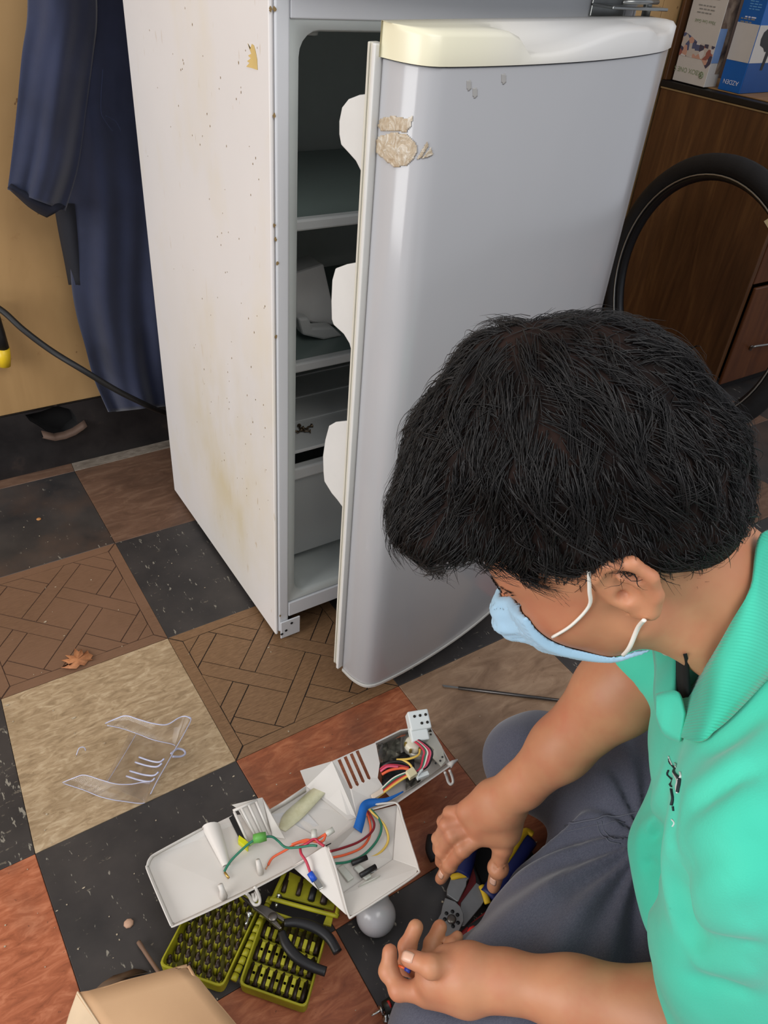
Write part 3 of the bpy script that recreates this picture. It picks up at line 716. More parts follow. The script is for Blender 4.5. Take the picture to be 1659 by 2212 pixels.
# microphone picture (flat print)
mc=[PP(u,v,B2,nr2) for u,v in ((1659,62),(1650,70),(1643,85),(1641,98),(1648,104),(1650,112),(1654,112),(1640,152),(1645,152),(1659,118),(1672,112),(1674,100),(1678,84),(1672,66))]
B().prism([p+nr2*.0008 for p in mc],nr2*.0004).build('microphone_picture',plain('print_black',(38,38,38),.5),o2)
# ---------------- bicycle wheel ----------------
WT=thing('bicycle_wheel','black bicycle tyre on a dark rim standing on the floor in front of the cabinet','wheel',(1.51,.46,0))
th=math.radians(80);hv=np.array([math.cos(th),math.sin(th),0]);wc=np.array([1.513,.461,.355])
def ringp(r,n=72,off=0):
    nv=np.array([-hv[1],hv[0],0]);return [wc+nv*off+r*(hv*math.cos(a)+np.array([0,0,1])*math.sin(a)) for a in np.linspace(0,2*math.pi,n+1)[:-1]]
B().tube(ringp(.328),.0255,12,closed=True).build('tyre',plain('tyre_rubber',(26,26,28),.75,bump=.4,var=.3),WT)
B().tube(ringp(.303,off=.0),.0125,10,closed=True).build('rim',plain('rim_black',(24,25,28),.35),WT)
B().tube(ringp(.3055,off=.0180),.0021,6,closed=True).build('rim_line',plain('rim_steel',(176,174,166),.3,.7),WT)
a0=math.radians(148)
pt=wc+.322*(hv*math.cos(math.pi-.62)+np.array([0,0,1])*math.sin(math.pi-.62))
# ---------------- volume modelling: smooth-blended bodies, meshed as one surface ----------------
class Vol:
    def __init__(s,lo,hi,h):
        s.h=h;s.lo=np.array(lo,np.float32);n=np.ceil((np.array(hi)-np.array(lo))/h).astype(int)+1;s.n=n
        s.f=np.full(n,1.0,np.float32);s.mg=0.0
    def sub(s,lo,hi):
        a=np.clip(np.floor((np.array(lo)-s.lo)/s.h).astype(int),0,s.n-1);b=np.clip(np.ceil((np.array(hi)-s.lo)/s.h).astype(int)+1,0,s.n)
        if (b<=a).any():return None
        sl=tuple(slice(a[i],b[i]) for i in range(3))
        X=np.meshgrid(*[(s.lo[i]+s.h*np.arange(a[i],b[i])).astype(np.float32) for i in range(3)],indexing='ij',sparse=True)
        return sl,X
    def comb(s,sl,d,k,op='u'):
        d=d.astype(np.float32)
        f=s.f[sl]
        if op=='u':
            h=np.maximum(k-np.abs(f-d),0)/max(k,1e-6);s.f[sl]=np.minimum(f,d)-h*h*k*.25
        elif op=='s':
            d=-d;h=np.maximum(k-np.abs(f-d),0)/max(k,1e-6);s.f[sl]=np.maximum(f,d)+h*h*k*.25
        elif op=='i':
            h=np.maximum(k-np.abs(f-d),0)/max(k,1e-6);s.f[sl]=np.maximum(f,d)+h*h*k*.25
    def cone(s,a,b,ra,rb,k=.01,op='u'):
        a=np.array(a,float);b=np.array(b,float);m=max(ra,rb)+k+3*s.h+s.mg
        q=s.sub(np.minimum(a,b)-m,np.maximum(a,b)+m)
        if q is None:return s
        sl,(x,y,z)=q;ab=b-a;L=ab@ab+1e-12
        t=np.clip(((x-a[0])*ab[0]+(y-a[1])*ab[1]+(z-a[2])*ab[2])/L,0,1)
        d=np.sqrt((x-a[0]-t*ab[0])**2+(y-a[1]-t*ab[1])**2+(z-a[2]-t*ab[2])**2)-(ra+(rb-ra)*t)
        s.comb(sl,d,k,op);return s
    def chain(s,pts,rs,k=.01,op='u'):
        for i in range(len(pts)-1):s.cone(pts[i],pts[i+1],rs[i],rs[i+1],k,op)
        return s
    def ell(s,c,r,R=None,k=.01,op='u'):
        """ellipsoid, R columns = its axes"""
        c=np.array(c,float);r=np.array(r,float);R=np.eye(3) if R is None else np.array(R,float)
        ext=np.sqrt(((R*r)**2).sum(1))+k+3*s.h+s.mg
        q=s.sub(c-ext,c+ext)
        if q is None:return s
        sl,(x,y,z)=q;p=[(x-c[0])*R[0,i]+(y-c[1])*R[1,i]+(z-c[2])*R[2,i] for i in range(3)]
        k0=np.sqrt(sum((p[i]/r[i])**2 for i in range(3)));k1=np.sqrt(sum((p[i]/r[i]**2)**2 for i in range(3)))
        s.comb(sl,k0*(k0-1)/np.maximum(k1,1e-6),k,op);return s
    def half(s,p,n,k=.003,op='i'):
        """keep the side opposite to n"""
        p=np.array(p,float);n=np.array(n,float);n/=np.linalg.norm(n)
        sl,(x,y,z)=s.sub(s.lo,s.lo+s.h*s.n)
        s.comb(sl,(x-p[0])*n[0]+(y-p[1])*n[1]+(z-p[2])*n[2],k,op);return s
    def disp(s,fn,band=.03):
        sl,(x,y,z)=s.sub(s.lo,s.lo+s.h*s.n)
        m=np.abs(s.f)<band
        ii=np.nonzero(m);P=s.lo+s.h*np.stack(ii,-1).astype(np.float32)
        s.f[m]+=fn(P).astype(np.float32);return s
    def mesh(s,name,mat,parent=None,keep=None,smooth=True,relax=1):
        f=s.f;ins=f<0
        c=np.zeros(np.array(f.shape)-1,np.int8)
        for dx in (0,1):
            for dy in (0,1):
                for dz in (0,1):
                    c+=ins[dx:f.shape[0]-1+dx,dy:f.shape[1]-1+dy,dz:f.shape[2]-1+dz]
        act=(c>0)&(c<8);ii=np.stack(np.nonzero(act),-1);N=len(ii)
        idx=np.full(act.shape,-1,np.int32);idx[tuple(ii.T)]=np.arange(N)
        acc=np.zeros((N,3));cnt=np.zeros(N)
        cor=[(a,b,d) for a in(0,1) for b in(0,1) for d in(0,1)]
        vals={o:f[ii[:,0]+o[0],ii[:,1]+o[1],ii[:,2]+o[2]].astype(float) for o in cor}
        for o in cor:
            for ax in range(3):
                if o[ax]==1:continue
                o2=list(o);o2[ax]=1;o2=tuple(o2);a,b=vals[o],vals[o2];m=(a<0)!=(b<0)
                t=np.where(m,a/np.where(np.abs(a-b)<1e-12,1,a-b),0)
                p=np.tile(np.array(o,float),(N,1));p[:,ax]+=t;acc[m]+=p[m];cnt[m]+=1
        V=s.lo+s.h*(ii+acc/cnt[:,None])
        Q=[]
        for ax in range(3):
            a1,a2=(ax+1)%3,(ax+2)%3
            sa=[slice(None)]*3;sb=[slice(None)]*3;sa[ax]=slice(0,-1);sb[ax]=slice(1,None)
            A=ins[tuple(sa)];Bb=ins[tuple(sb)];x=np.stack(np.nonzero(A!=Bb),-1)
            ok=(x[:,a1]>0)&(x[:,a2]>0)&(x[:,a1]<f.shape[a1]-1)&(x[:,a2]<f.shape[a2]-1);x=x[ok]
            fl=A[tuple(x.T)]
            def g(d1,d2):
                y=x.copy();y[:,a1]-=d1;y[:,a2]-=d2;return idx[tuple(y.T)]
            q=np.stack([g(1,1),g(0,1),g(0,0),g(1,0)],-1);q[~fl]=q[~fl][:,::-1];Q.append(q)
        Q=np.concatenate(Q);Q=Q[(Q>=0).all(1)]
        if keep is not None:
            cen=V[Q].mean(1);Q=Q[keep(cen)]
            used=np.unique(Q);mp=np.full(len(V),-1);mp[used]=np.arange(len(used));V=V[used];Q=mp[Q]
        # laplacian relax
        for _ in range(relax):
            S_=np.zeros_like(V);n_=np.zeros(len(V))
            for a,b in ((0,1),(1,2),(2,3),(3,0)):
                np.add.at(S_,Q[:,a],V[Q[:,b]]);np.add.at(S_,Q[:,b],V[Q[:,a]]);np.add.at(n_,Q[:,a],1);np.add.at(n_,Q[:,b],1)
            V=V*.4+.6*S_/np.maximum(n_,1)[:,None]
        s.V,s.Q=V,Q
        m=bpy.data.meshes.new(name);m.vertices.add(len(V));m.vertices.foreach_set('co',V.astype(np.float32).ravel())
        m.loops.add(len(Q)*4);m.loops.foreach_set('vertex_index',Q.astype(np.int32).ravel());m.polygons.add(len(Q))
        m.polygons.foreach_set('loop_start',np.arange(0,len(Q)*4,4,dtype=np.int32));m.polygons.foreach_set('loop_total',np.full(len(Q),4,np.int32))
        m.update(calc_edges=True);m.validate()
        return link(name,m,mat,parent,smooth)
    def sample(s,P):
        g=(P-s.lo)/s.h;i=np.clip(np.floor(g).astype(int),0,s.n-2);t=g-i;r=0
        for a in(0,1):
            for b in(0,1):
                for c in(0,1):
                    w=(t[:,0] if a else 1-t[:,0])*(t[:,1] if b else 1-t[:,1])*(t[:,2] if c else 1-t[:,2])
                    r=r+w*s.f[i[:,0]+a,i[:,1]+b,i[:,2]+c]
        return r
    def grad(s,P):
        e=s.h;return np.stack([(s.sample(P+d)-s.sample(P-d)) for d in np.eye(3)*e],-1)/(2*e)
def unit(v):
    v=np.array(v,float);return v/np.linalg.norm(v)
# ---------------- the seated man ----------------
PERSON=thing('person','black-haired man in green polo shirt and blue face mask sitting on the floor','person',(.36,-.60,0))
RH=rodr([1.534,-.677,-3.447]);HS=.91;HC=PD(1352,1268,CM[2]@(np.array([.169,-.404,.712])+RH@np.array([-.012,.08,-.008])-CP))-RH@(np.array([-.012,.08,-.008])*HS)
def H(x,y,z):return HC+RH@(np.array([x,y,z])*HS)
SH=unit((.81,.58,0))            # towards his right
NB=np.array([.305,-.535,.615])   # neck base
m=MT('skin',.5,sss=.12);a=m.noise(9,4);m.col(m.mix(m.ramp(m.noise(28,3),[(.45,W1(0)),(.75,W1(.5))]),m.ramp(a,[(.3,lin((180,122,90))),(.7,lin((202,144,107)))]),lin((188,108,82))));m.b.inputs['Subsurface Radius'].default_value=(.6,.25,.12)
m.bump(m.noise(300,2),.12,.0006);SKIN=m.m
R_SH=PD(1560,1350,.82);R_EL=PD(1425,1405,.835);R_WR=PD(1130,1695,.955)
L_SH=NB-SH*.165+np.array([0,0,-.045]);L_EL=PD(1620,2235,.735);L_WR=PD(1095,2118,.83)
def build_body():
    v=Vol((-.06,-.82,.02),(.52,-.2,.90),.0027);v.mg=.018
    # head
    v.ell(H(-.010,0,.035),(.100,.079,.092),RH,.01)
    v.ell(H(.028,0,-.025),(.070,.064,.078),RH,.03)
    v.ell(H(.032,0,-.058),(.054,.050,.036),RH,.02)
    v.cone(H(.072,-.008,-.084),H(.072,.008,-.084),.016,.016,.02)
    for s in (-1,1):
        v.ell(H(.050,s*.036,-.028),(.036,.030,.032),RH,.02)
        v.cone(H(.086,s*.012,.024),H(.078,s*.046,.026),.010,.008,.012)
        v.ell(H(.094,s*.031,.006),(.012,.017,.010),RH,.008,'s')
        v.ell(H(.080,s*.031,.006),(.0125,.0125,.0125),RH,.003)
        v.cone(H(.010,s*.058,-.052),H(.048,s*.038,-.078),.015,.012,.02)
        # ear: shell, rim, lobe
        E=lambda x,y,z:H(-.012+x,s*(.079+y),-.008+z)
        v.ell(E(-.004,.006,.0),(.019,.005,.029),RH,.006)
        v.chain([E(.014,.002,.008),E(.010,.008,.026),E(-.006,.013,.034),E(-.022,.014,.026),E(-.026,.013,.006),E(-.018,.010,-.014),E(-.004,.006,-.028),E(.008,.002,-.026)],[.0046,.0052,.0054,.0054,.0052,.0052,.0066,.005],.003)
        v.ell(E(-.005,.019,.006),(.0135,.0115,.0215),RH,.002,'s');v.ell(E(.004,.012,-.002),(.0055,.010,.006),RH,.002,'s')
        v.chain([E(-.012,.009,-.012),E(-.014,.011,.004),E(-.006,.012,.018)],[.0032,.0034,.003],.003)
        v.cone(E(.014,.003,-.006),E(.013,.004,.004),.004,.003,.003)
    v.chain([H(.099,0,.018),H(.112,0,-.012),H(.119,0,-.026)],[.007,.008,.0105],.008)
    for s in (-1,1):v.cone(H(.108,s*.011,-.030),H(.108,s*.012,-.028),.0075,.007,.005)
    v.cone(H(.094,-.018,-.058),H(.094,.018,-.058),.007,.007,.008);v.cone(H(.093,-.014,-.068),H(.093,.014,-.068),.007,.007,.006)
    # neck and upper chest (chest mostly under the shirt)
    v.cone(H(-.032,0,-.03),NB+np.array([.01,-.005,-.01]),.051,.056,.025)
    v.cone(H(.015,0,-.06),NB+np.array([-.02,.02,-.01]),.028,.040,.03)
    v.cone(NB+SH*.10+np.array([0,0,-.06]),NB-SH*.10+np.array([0,0,-.06]),.050,.050,.04)
    v.cone(H(.005,.048,-.06),NB-SH*.03+np.array([-.03,.02,-.02]),.017,.018,.02)
    v.cone(NB+np.array([.0,.0,-.08]),NB+np.array([.07,-.09,-.3]),.062,.07,.04)
    # arms
    v.cone(NB+SH*.10+np.array([0,0,-.05]),R_SH,.058,.054,.03)
    v.cone(R_SH,R_EL,.050,.044,.03)
    mid=R_EL*.72+R_WR*.28
    v.chain([R_EL,mid,R_EL*.3+R_WR*.7,R_WR],[.044,.0455,.034,.0275],.02)
    v.cone(NB-SH*.10+np.array([0,0,-.05]),L_SH,.058,.054,.03)
    v.cone(L_SH,L_EL,.050,.045,.03)
    mid=L_EL*.7+L_WR*.3
    v.chain([L_EL,mid,L_EL*.3+L_WR*.7,L_WR],[.043,.042,.034,.0285],.02)
    # right hand, reaching down over the tool
    D_=PD
    def finger(pts,r0,r1,k=.003):
        r0*=.92;r1*=.92
        P=[D_(*p) for p in pts];n=len(P);v.chain(P,[r0+(r1-r0)*i/(n-1) for i in range(n)],k)
        for q in P[1:-1]:v.ell(q,(r0*1.04,)*3,None,.002)
    pr_=D_(1070,1765,.99)
    v.chain([R_WR,D_(1075,1745,.985),D_(1035,1775,1.0)],[.025,.026,.020],.012)
    v.chain([R_WR,D_(1062,1722,.985),D_(1010,1752,1.0)],[.023,.020,.015],.010)
    v.chain([D_(1105,1735,.985),D_(1085,1790,1.0),D_(1045,1800,1.005)],[.022,.022,.016],.014)
    finger([(1045,1802,1.0),(1000,1835,1.0),(972,1868,1.025),(952,1898,1.05)],.0115,.0088)
    finger([(1030,1785,1.005),(978,1805,1.005),(955,1838,1.03),(952,1862,1.055)],.0115,.0088)
    finger([(1020,1768,1.005),(965,1782,1.01),(948,1812,1.035),(946,1835,1.06)],.0110,.0085)
    finger([(1005,1748,1.005),(972,1756,1.02),(958,1775,1.045),(955,1795,1.065)],.0100,.0078)
    finger([(1105,1775,.99),(1085,1830,1.0),(1076,1875,1.01),(1066,1915,1.03)],.0150,.0098)
    # left hand, pinching a wire end
    v.chain([L_WR,D_(1010,2112,.84),D_(945,2112,.85)],[.0275,.030,.025],.014)
    v.chain([L_WR,D_(1010,2140,.845),D_(925,2140,.86)],[.025,.025,.018],.010)
    v.chain([L_WR,D_(1015,2085,.84),D_(965,2075,.845)],[.022,.020,.016],.010)
    finger([(920,2145,.855),(862,2138,.862),(840,2098,.875),(842,2056,.88)],.0130,.0095,.004)
    finger([(985,2082,.835),(932,2088,.826),(884,2070,.838)],.0140,.0105,.004)
    finger([(930,2110,.875),(880,2085,.905),(880,2045,.91),(898,2003,.91)],.0125,.0100)
    finger([(960,2095,.885),(926,2070,.92),(934,2040,.93),(950,2003,.935)],.0120,.0098)
    finger([(990,2085,.89),(968,2060,.92),(975,2040,.928),(988,2024,.935)],.0100,.0080)
    for yy in (1865,1871,1877):
        v.cone(D_(1062,yy+1,1.0),D_(1090,yy-1,1.0),.0012,.0012,.002,'s')
    return v
BV=build_body()
body=BV.mesh('body',SKIN,PERSON)
NAIL=plain('nail',(222,176,152),.3,var=.03)
def march(v,u,w,d0=.4,d1=1.3,lvl=0.):
    """first point of volume v met by the image ray"""
    r=ray(u,w);t=np.arange(d0,d1,.002);P=CP+t[:,None]*r
    ok=((P>v.lo+v.h*2)&(P<v.lo+v.h*(v.n-3))).all(1)
    if not ok.any():return None
    val=np.full(len(t),9.);val[ok]=v.sample(P[ok])-lvl
    k=np.nonzero(val<0)[0]
    if len(k)==0:return None
    k=k[0]
    if k==0 or val[k-1]>8:return P[k]
    f=val[k-1]/(val[k-1]-val[k]);return P[k-1]+(P[k]-P[k-1])*f
def nail(u,w,dirpx,a=.0062,b=.0048):
    c=march(BV,u,w);c2=march(BV,u+dirpx[0],w+dirpx[1])
    if c is None or c2 is None:return
    n=unit(BV.grad(c[None])[0]);t=unit(c2-c);t=unit(t-n*(t@n));s_=np.cross(n,t)
    G=[]
    for i in range(5):
        row=[]
        for j in range(6):
            y=(i/4-.5)*2;x=(j/5-.5)*2;w_=b*math.sqrt(max(0,1-.35*x*x*x*x))
            p=c+t*a*x+s_*w_*y;g=BV.sample(p[None])[0];row.append(p-n*(g-.0005))
        G.append(row)
    B().grid(G).build('fingernail',NAIL,body,solid=.0006)
nail(1064,1905,(-2,12));nail(951,1890,(-4,8));nail(880,2066,(-8,-3),.0068,.0055)
# eyebrow and eye lashes towards the camera
HAIRM=MT('hair_black',.45,spec=.42);a=HAIRM.noise(90,2);HAIRM.col(HAIRM.ramp(a,[(.3,lin((16,15,16))),(.7,lin((33,31,30)))]));HAIRM=HAIRM.m
# ---- face mask: a shell standing off the lower face ----
def build_mask():
    v=Vol(HC-.17,HC+.17,.0022)
    ii=np.indices(v.n).reshape(3,-1).T
    P=v.lo+v.h*ii
    L=((P-HC)@RH)/HS
    f=BV.sample(np.clip(P,BV.lo+.01,BV.lo+BV.h*(BV.n-2)-.01))
    x,y,z=L[:,0],L[:,1],L[:,2]
    pl=.0016*np.sin(z*2*math.pi/.017)*np.clip(1-np.abs(y)/.06,0,1)
    belly=ell=.0
    off=.0025+.020*np.exp(-((z+.048)/.040)**2)*np.clip(1-(y/.068)**2,0,1)+pl
    ztop=-.004-.10*np.clip(np.abs(y)-.012,0,1)**1.0*.45
    reg=np.maximum.reduce([z-ztop,-.097-z,np.abs(y)-.057,.020-x])
    lo_=np.where(reg>-.0045,.0004,off-.0032);d=np.maximum(f-off,lo_-f)
    v.f=np.maximum(d,reg*.8).reshape(v.n).astype(np.float32)
    return v
m=MT('mask_fabric',.75,sheen=.2);m.col(lin((168,206,232)));m.bump(m.noise(900,2),.3,.0004);MASKM=m.m
MV=build_mask();mask=MV.mesh('face_mask',MASKM,PERSON)
LOOP=plain('ear_loop',(240,236,226),.7,var=.03)
def onbody(p,g):
    p=np.array(p,float)
    for _ in range(4):
        f=BV.sample(p[None])[0];n=unit(BV.grad(p[None])[0]);p=p-n*(f-g)
    return p
for s in (-1,1):
    for pts in (((.062,s*.050,-.026),(.044,s*.060,-.018),(.020,s*.078,-.004),(.006,s*.082,.012),(-.006,s*.084,.022)),((-.012,s*.092,-.034),(.004,s*.080,-.048),(.022,s*.070,-.064),(.036,s*.052,-.072))):
        P=[onbody(H(*p),.003) for p in pts];B().tube(cr(P,5),.0018,8,flat=.7).build('ear_loop',LOOP,mask)
def fbm(P,sc,seed=0):
    r=np.random.default_rng(seed);o=0
    for k in range(6):
        d=r.normal(size=3);d/=np.linalg.norm(d);o=o+np.sin(P@(d*sc*(1+.35*k))+r.uniform(0,6.28))/(1+.3*k)
    return o/3
# ---- hair ----
HC2=lambda x,y,z:H(x,y,z)
def HA(x,y,z):return HC+RH@np.array([x,y,z])
def build_hair():
    v=Vol(HC-.22,HC+.22,.003)
    v.ell(HA(-.012,0,.070),(.112,.086,.114),RH,.02)
    v.ell(HA(-.052,0,.012),(.068,.071,.074),RH,.03)
    v.ell(HA(.066,.004,.102),(.046,.064,.046),RH,.035)
    v.ell(HA(.082,.012,.100),(.030,.050,.026),RH,.03)
    ii=np.indices(v.n).reshape(3,-1).T;P=v.lo+v.h*ii;L=(P-HC)@RH
    x,y,z=L[:,0],L[:,1],L[:,2];ay=np.abs(y)
    lim=np.interp(x/HS,[-.12,-.075,-.045,-.032,-.014,.002,.010,.024,.030,.048,.070,.088,.14],[-.072,-.062,-.044,.006,.030,.034,-.016,-.022,.012,.050,.090,.094,.090])
    lim=lim*HS+.004*np.sin(x*170)+.003*np.sin(x*390+1)
    f=v.f.reshape(-1);f=np.maximum(f,lim-z)
    f=f+.0022*np.sin(x*70+y*55+1.1)+.0018*np.sin(z*80-x*60+2)+.0010*np.sin(x*160-y*210)
    v.f=f.reshape(v.n).astype(np.float32);return v
SCALP=MT('scalp_dark',.85,spec=.1);SCALP.col(SCALP.ramp(SCALP.noise(30,3),[(.3,lin((22,18,17))),(.7,lin((44,32,28)))]))
HV=build_hair();hair=HV.mesh('hair',SCALP.m,PERSON,relax=2)
def strands():
    V,Q=HV.V,HV.Q
    rng=np.random.default_rng(3)
    L=(V-HC)@RH
    n=HV.grad(V);n/=np.linalg.norm(n,axis=1)[:,None]+1e-9
    nl=n@RH
    ok=(nl[:,2]>-.55)
    idx=np.nonzero(ok)[0];idx=rng.choice(idx,20000)
    P0=V[idx]+rng.normal(size=(len(idx),3))*.002;N0=n[idx];L0=L[idx]
    whorl=np.array([-.045,-.01,.15])
    K=8
    def integ(P0,N0,D,ln,lift,slack):
        pts=[P0-N0*.001];cur=pts[0];dirn=D
        for k in range(1,K):
            cl_=np.clip(cur,HV.lo+.01,HV.lo+HV.h*(HV.n-2)-.01)
            g=HV.grad(cl_);g/=np.linalg.norm(g,axis=1)[:,None]+1e-9;val=HV.sample(cl_)
            t=dirn-g*(dirn*g).sum(1)[:,None];t/=np.linalg.norm(t,axis=1)[:,None]+1e-9
            pull=np.where(val>slack,-(val-slack)*14,np.where(val<.0005,.25,0))
            t=t+g*(lift*(k/K)+pull)[:,None]+np.array([0,0,-.16])*(k/K)
            t/=np.linalg.norm(t,axis=1)[:,None];cur=cur+t*(ln/K)[:,None];pts.append(cur);dirn=.7*dirn+.3*t
        return np.stack(pts,1)
    def comb(L0):
        d=L0-whorl;d/=np.linalg.norm(d,axis=1)[:,None]
        fr=L0[:,0]>.03;d[fr,0]+=.35;d[fr,2]-=.25
        d+=.5*(fbm(L0,60,4)[:,None]*np.array([[.0,.6,.15]])+fbm(L0,75,9)[:,None]*np.array([[.4,0,.25]]));return d
    # locks: strands near one another run together and meet at the tip
    NL=900;li=rng.choice(np.nonzero(ok)[0],NL);LP=V[li];LN=n[li];LL=L[li]
    dL=comb(LL)+rng.normal(size=LL.shape)*.30
    lnL=rng.uniform(.026,.052,NL);lnL[LL[:,2]<.03]*=.5;near=(np.abs(LL[:,0]+.008)<.034)&(LL[:,2]<.055);lnL[near]*=.45;lnL[(LL[:,0]>.06)]*=1.15
    lfL=rng.uniform(.02,.20,NL);w_=rng.random(NL)<.14;lfL[w_]*=2.6
    LC_=integ(LP,LN,dL@RH.T,lnL,lfL,np.where(w_,.016,.007))
    n_=len(idx);own=np.zeros(n_,int)
    for i in range(0,n_,4000):
        d2=((P0[i:i+4000,None,:]-LP[None])**2).sum(2);own[i:i+4000]=d2.argmin(1)
    u_=np.linspace(0,1,K)[None,:,None]
    off0=(P0-LP[own])[:,None,:]
    LCo=LC_[own];cut=rng.uniform(.6,1.05,n_)[:,None,None]
    pts=P0[:,None,:]*1.0-N0[:,None,:]*.001+(LCo-LCo[:,:1])*cut-off0*(.72*u_**1.3)+rng.normal(size=(n_,1,3))*.0028*u_+N0[:,None,:]*(.0022*np.sin(u_*math.pi))*rng.uniform(0,1.4,(n_,1,1))
    # a few loose single hairs
    fl=rng.random(n_)<.10
    D=(comb(L0)+rng.normal(size=L0.shape)*.35)@RH.T
    fr_=integ(P0[fl],N0[fl],D[fl],rng.uniform(.02,.045,fl.sum()),rng.uniform(.05,.55,fl.sum())*np.where(L0[fl][:,2]<.05,.2,1),np.full(fl.sum(),.012))
    pts[fl]=fr_
    P=pts;view=P[:,0]-CP;
    T_=np.gradient(P,axis=1);side=np.cross(T_,N0[:,None,:]);side/=np.linalg.norm(side,axis=2)[:,:,None]+1e-9
    w=np.linspace(1,.15,K)[None,:,None]*(rng.uniform(.0003,.0008,n_)[:,None,None])
    up=np.cross(side,T_);up/=np.linalg.norm(up,axis=2)[:,:,None]+1e-9
    A=P+side*w;Bp=P-side*w;C_=P+up*w*.8
    VV=np.stack([A,Bp,C_],2).reshape(-1,3)
    base=(np.arange(n_)*K*3)[:,None,None]+(np.arange(K-1)*3)[None,:,None]
    q=np.concatenate([base+np.array([0,3,5,2])[None,None,:],base+np.array([2,5,4,1])[None,None,:],base+np.array([1,4,3,0])[None,None,:]],1).reshape(-1,4)
    m=bpy.data.meshes.new('hair_strands');m.vertices.add(len(VV));m.vertices.foreach_set('co',VV.astype(np.float32).ravel())
    m.loops.add(len(q)*4);m.loops.foreach_set('vertex_index',q.astype(np.int32).ravel());m.polygons.add(len(q))
    m.polygons.foreach_set('loop_start',np.arange(0,len(q)*4,4,dtype=np.int32));m.polygons.foreach_set('loop_total',np.full(len(q),4,np.int32))
    m.update(calc_edges=True);o=link('hair_strands',m,HAIRM,hair,True);o['kind']='stuff'
strands()
def eyebrow():
    rng=random.Random(2);b=B()
    for s in (-1,1):
        for k in range(90):
            t=rng.random();y=s*(.014+.038*t);p=onbody(H(.094-.018*t*t,y,.024+.005*math.sin(t*3)+rng.uniform(-.003,.003)),.0006)
            q=onbody(p+RH@np.array([-.001,s*.006,.003*(1-t)]),.0016);b.tube([p,(p+q)/2,q],[.0004,.0004,.0001],3,cap=False)
    b.build('eyebrow',HAIRM,body)['kind']='stuff'
eyebrow()
# ---- trousers ----
L_KN=PD(985,2262,.90);R_KN=PD(1150,1640,1.13)
L_HIP=np.array([.40,-.76,.13]);R_HIP=np.array([.52,-.62,.13])
L_AN=PZ(1345,1850,.06);R_AN=np.array([.20,-.40,.05])
def build_trousers():
    v=Vol((-.09,-.95,-.002),(.72,-.16,.36),.0042)
    v.cone(L_HIP,L_KN,.105,.072,.04)
    v.chain([L_KN,L_KN*.45+L_AN*.55,L_AN],[.070,.068,.05],.05)
    v.cone(R_HIP,R_KN,.105,.068,.04)
    R2=PZ(1240,1715,.05)
    v.chain([R_KN,R2],[.066,.045],.01)
    v.cone(L_HIP+np.array([.04,0,0]),R_HIP+np.array([.04,0,0]),.13,.13,.05)
    v.ell((.33,-.56,.10),(.16,.14,.085),None,.08)
    # cloth stretched between the thighs
    v.chain([PD(1370,1850,.98),PD(1370,1720,1.02),PD(1320,1630,1.08)],[.06,.065,.055],.06)
    v.chain([PD(1350,1900,.98),PD(1243,2010,.95),PD(1110,2130,.92)],[.06,.065,.065],.05)
    def w(P):
        hub=PD(1420,1760,.9);q=P-hub
        ang=np.arctan2(q@unit((.6,-.8,0)),q@unit((-.7,-.5,.1)));r=np.linalg.norm(q,axis=1)
        return .0045*np.sin(ang*15+np.sin(r*18))*np.exp(-((r-.14)/.16)**2)+.002*fbm(P,45,2)
    v.disp(w)
    v.half((0,0,0.0015),(0,0,-1),.003)
    return v
m=MT('denim_grey',.85,sheen=.3);a=m.noise(5,4);b_=m.noise(420,2,.5,(1,3,1));c=m.ramp(a,[(.3,lin((60,62,78))),(.7,lin((80,82,97)))]);c=m.mix(.35,c,m.ramp(b_,[(.3,lin((58,60,76))),(.7,lin((104,106,118)))]));m.col(c);m.bump(b_,.25,.0006);DENIM=m.m
TV=build_trousers();trousers=TV.mesh('trousers',DENIM,PERSON)
def seam(pts,v,r,name,mat,parent,g=.0006,n=6):
    P=[march(v,*p) for p in pts];P=[p for p in P if p is not None]
    if len(P)<2:return
    P=cr(P,n);Q=[]
    for p in P:
        for _ in range(2):
            f=v.sample(p[None])[0];nn_=unit(v.grad(p[None])[0]);p=p-nn_*(f-g)
        Q.append(p)
    B().tube(Q,r,6,flat=.5).build(name,mat,parent)
STI=plain('stitching',(98,100,112),.8)
seam([(1222,1784),(1240,1778),(1280,1770),(1330,1764),(1390,1752)],TV,.0022,'seam',STI,trousers)
seam([(1226,1796),(1250,1790),(1290,1782),(1350,1776)],TV,.0009,'seam',STI,trousers)
seam([(1290,1775),(1298,1800),(1318,1818),(1340,1822)],TV,.001,'seam',STI,trousers)
seam([(1300,1773),(1306,1795),(1325,1812),(1345,1812)],TV,.001,'seam',STI,trousers)
seam([(1418,1960),(1440,2040),(1455,2110)],TV,.001,'seam',STI,trousers)
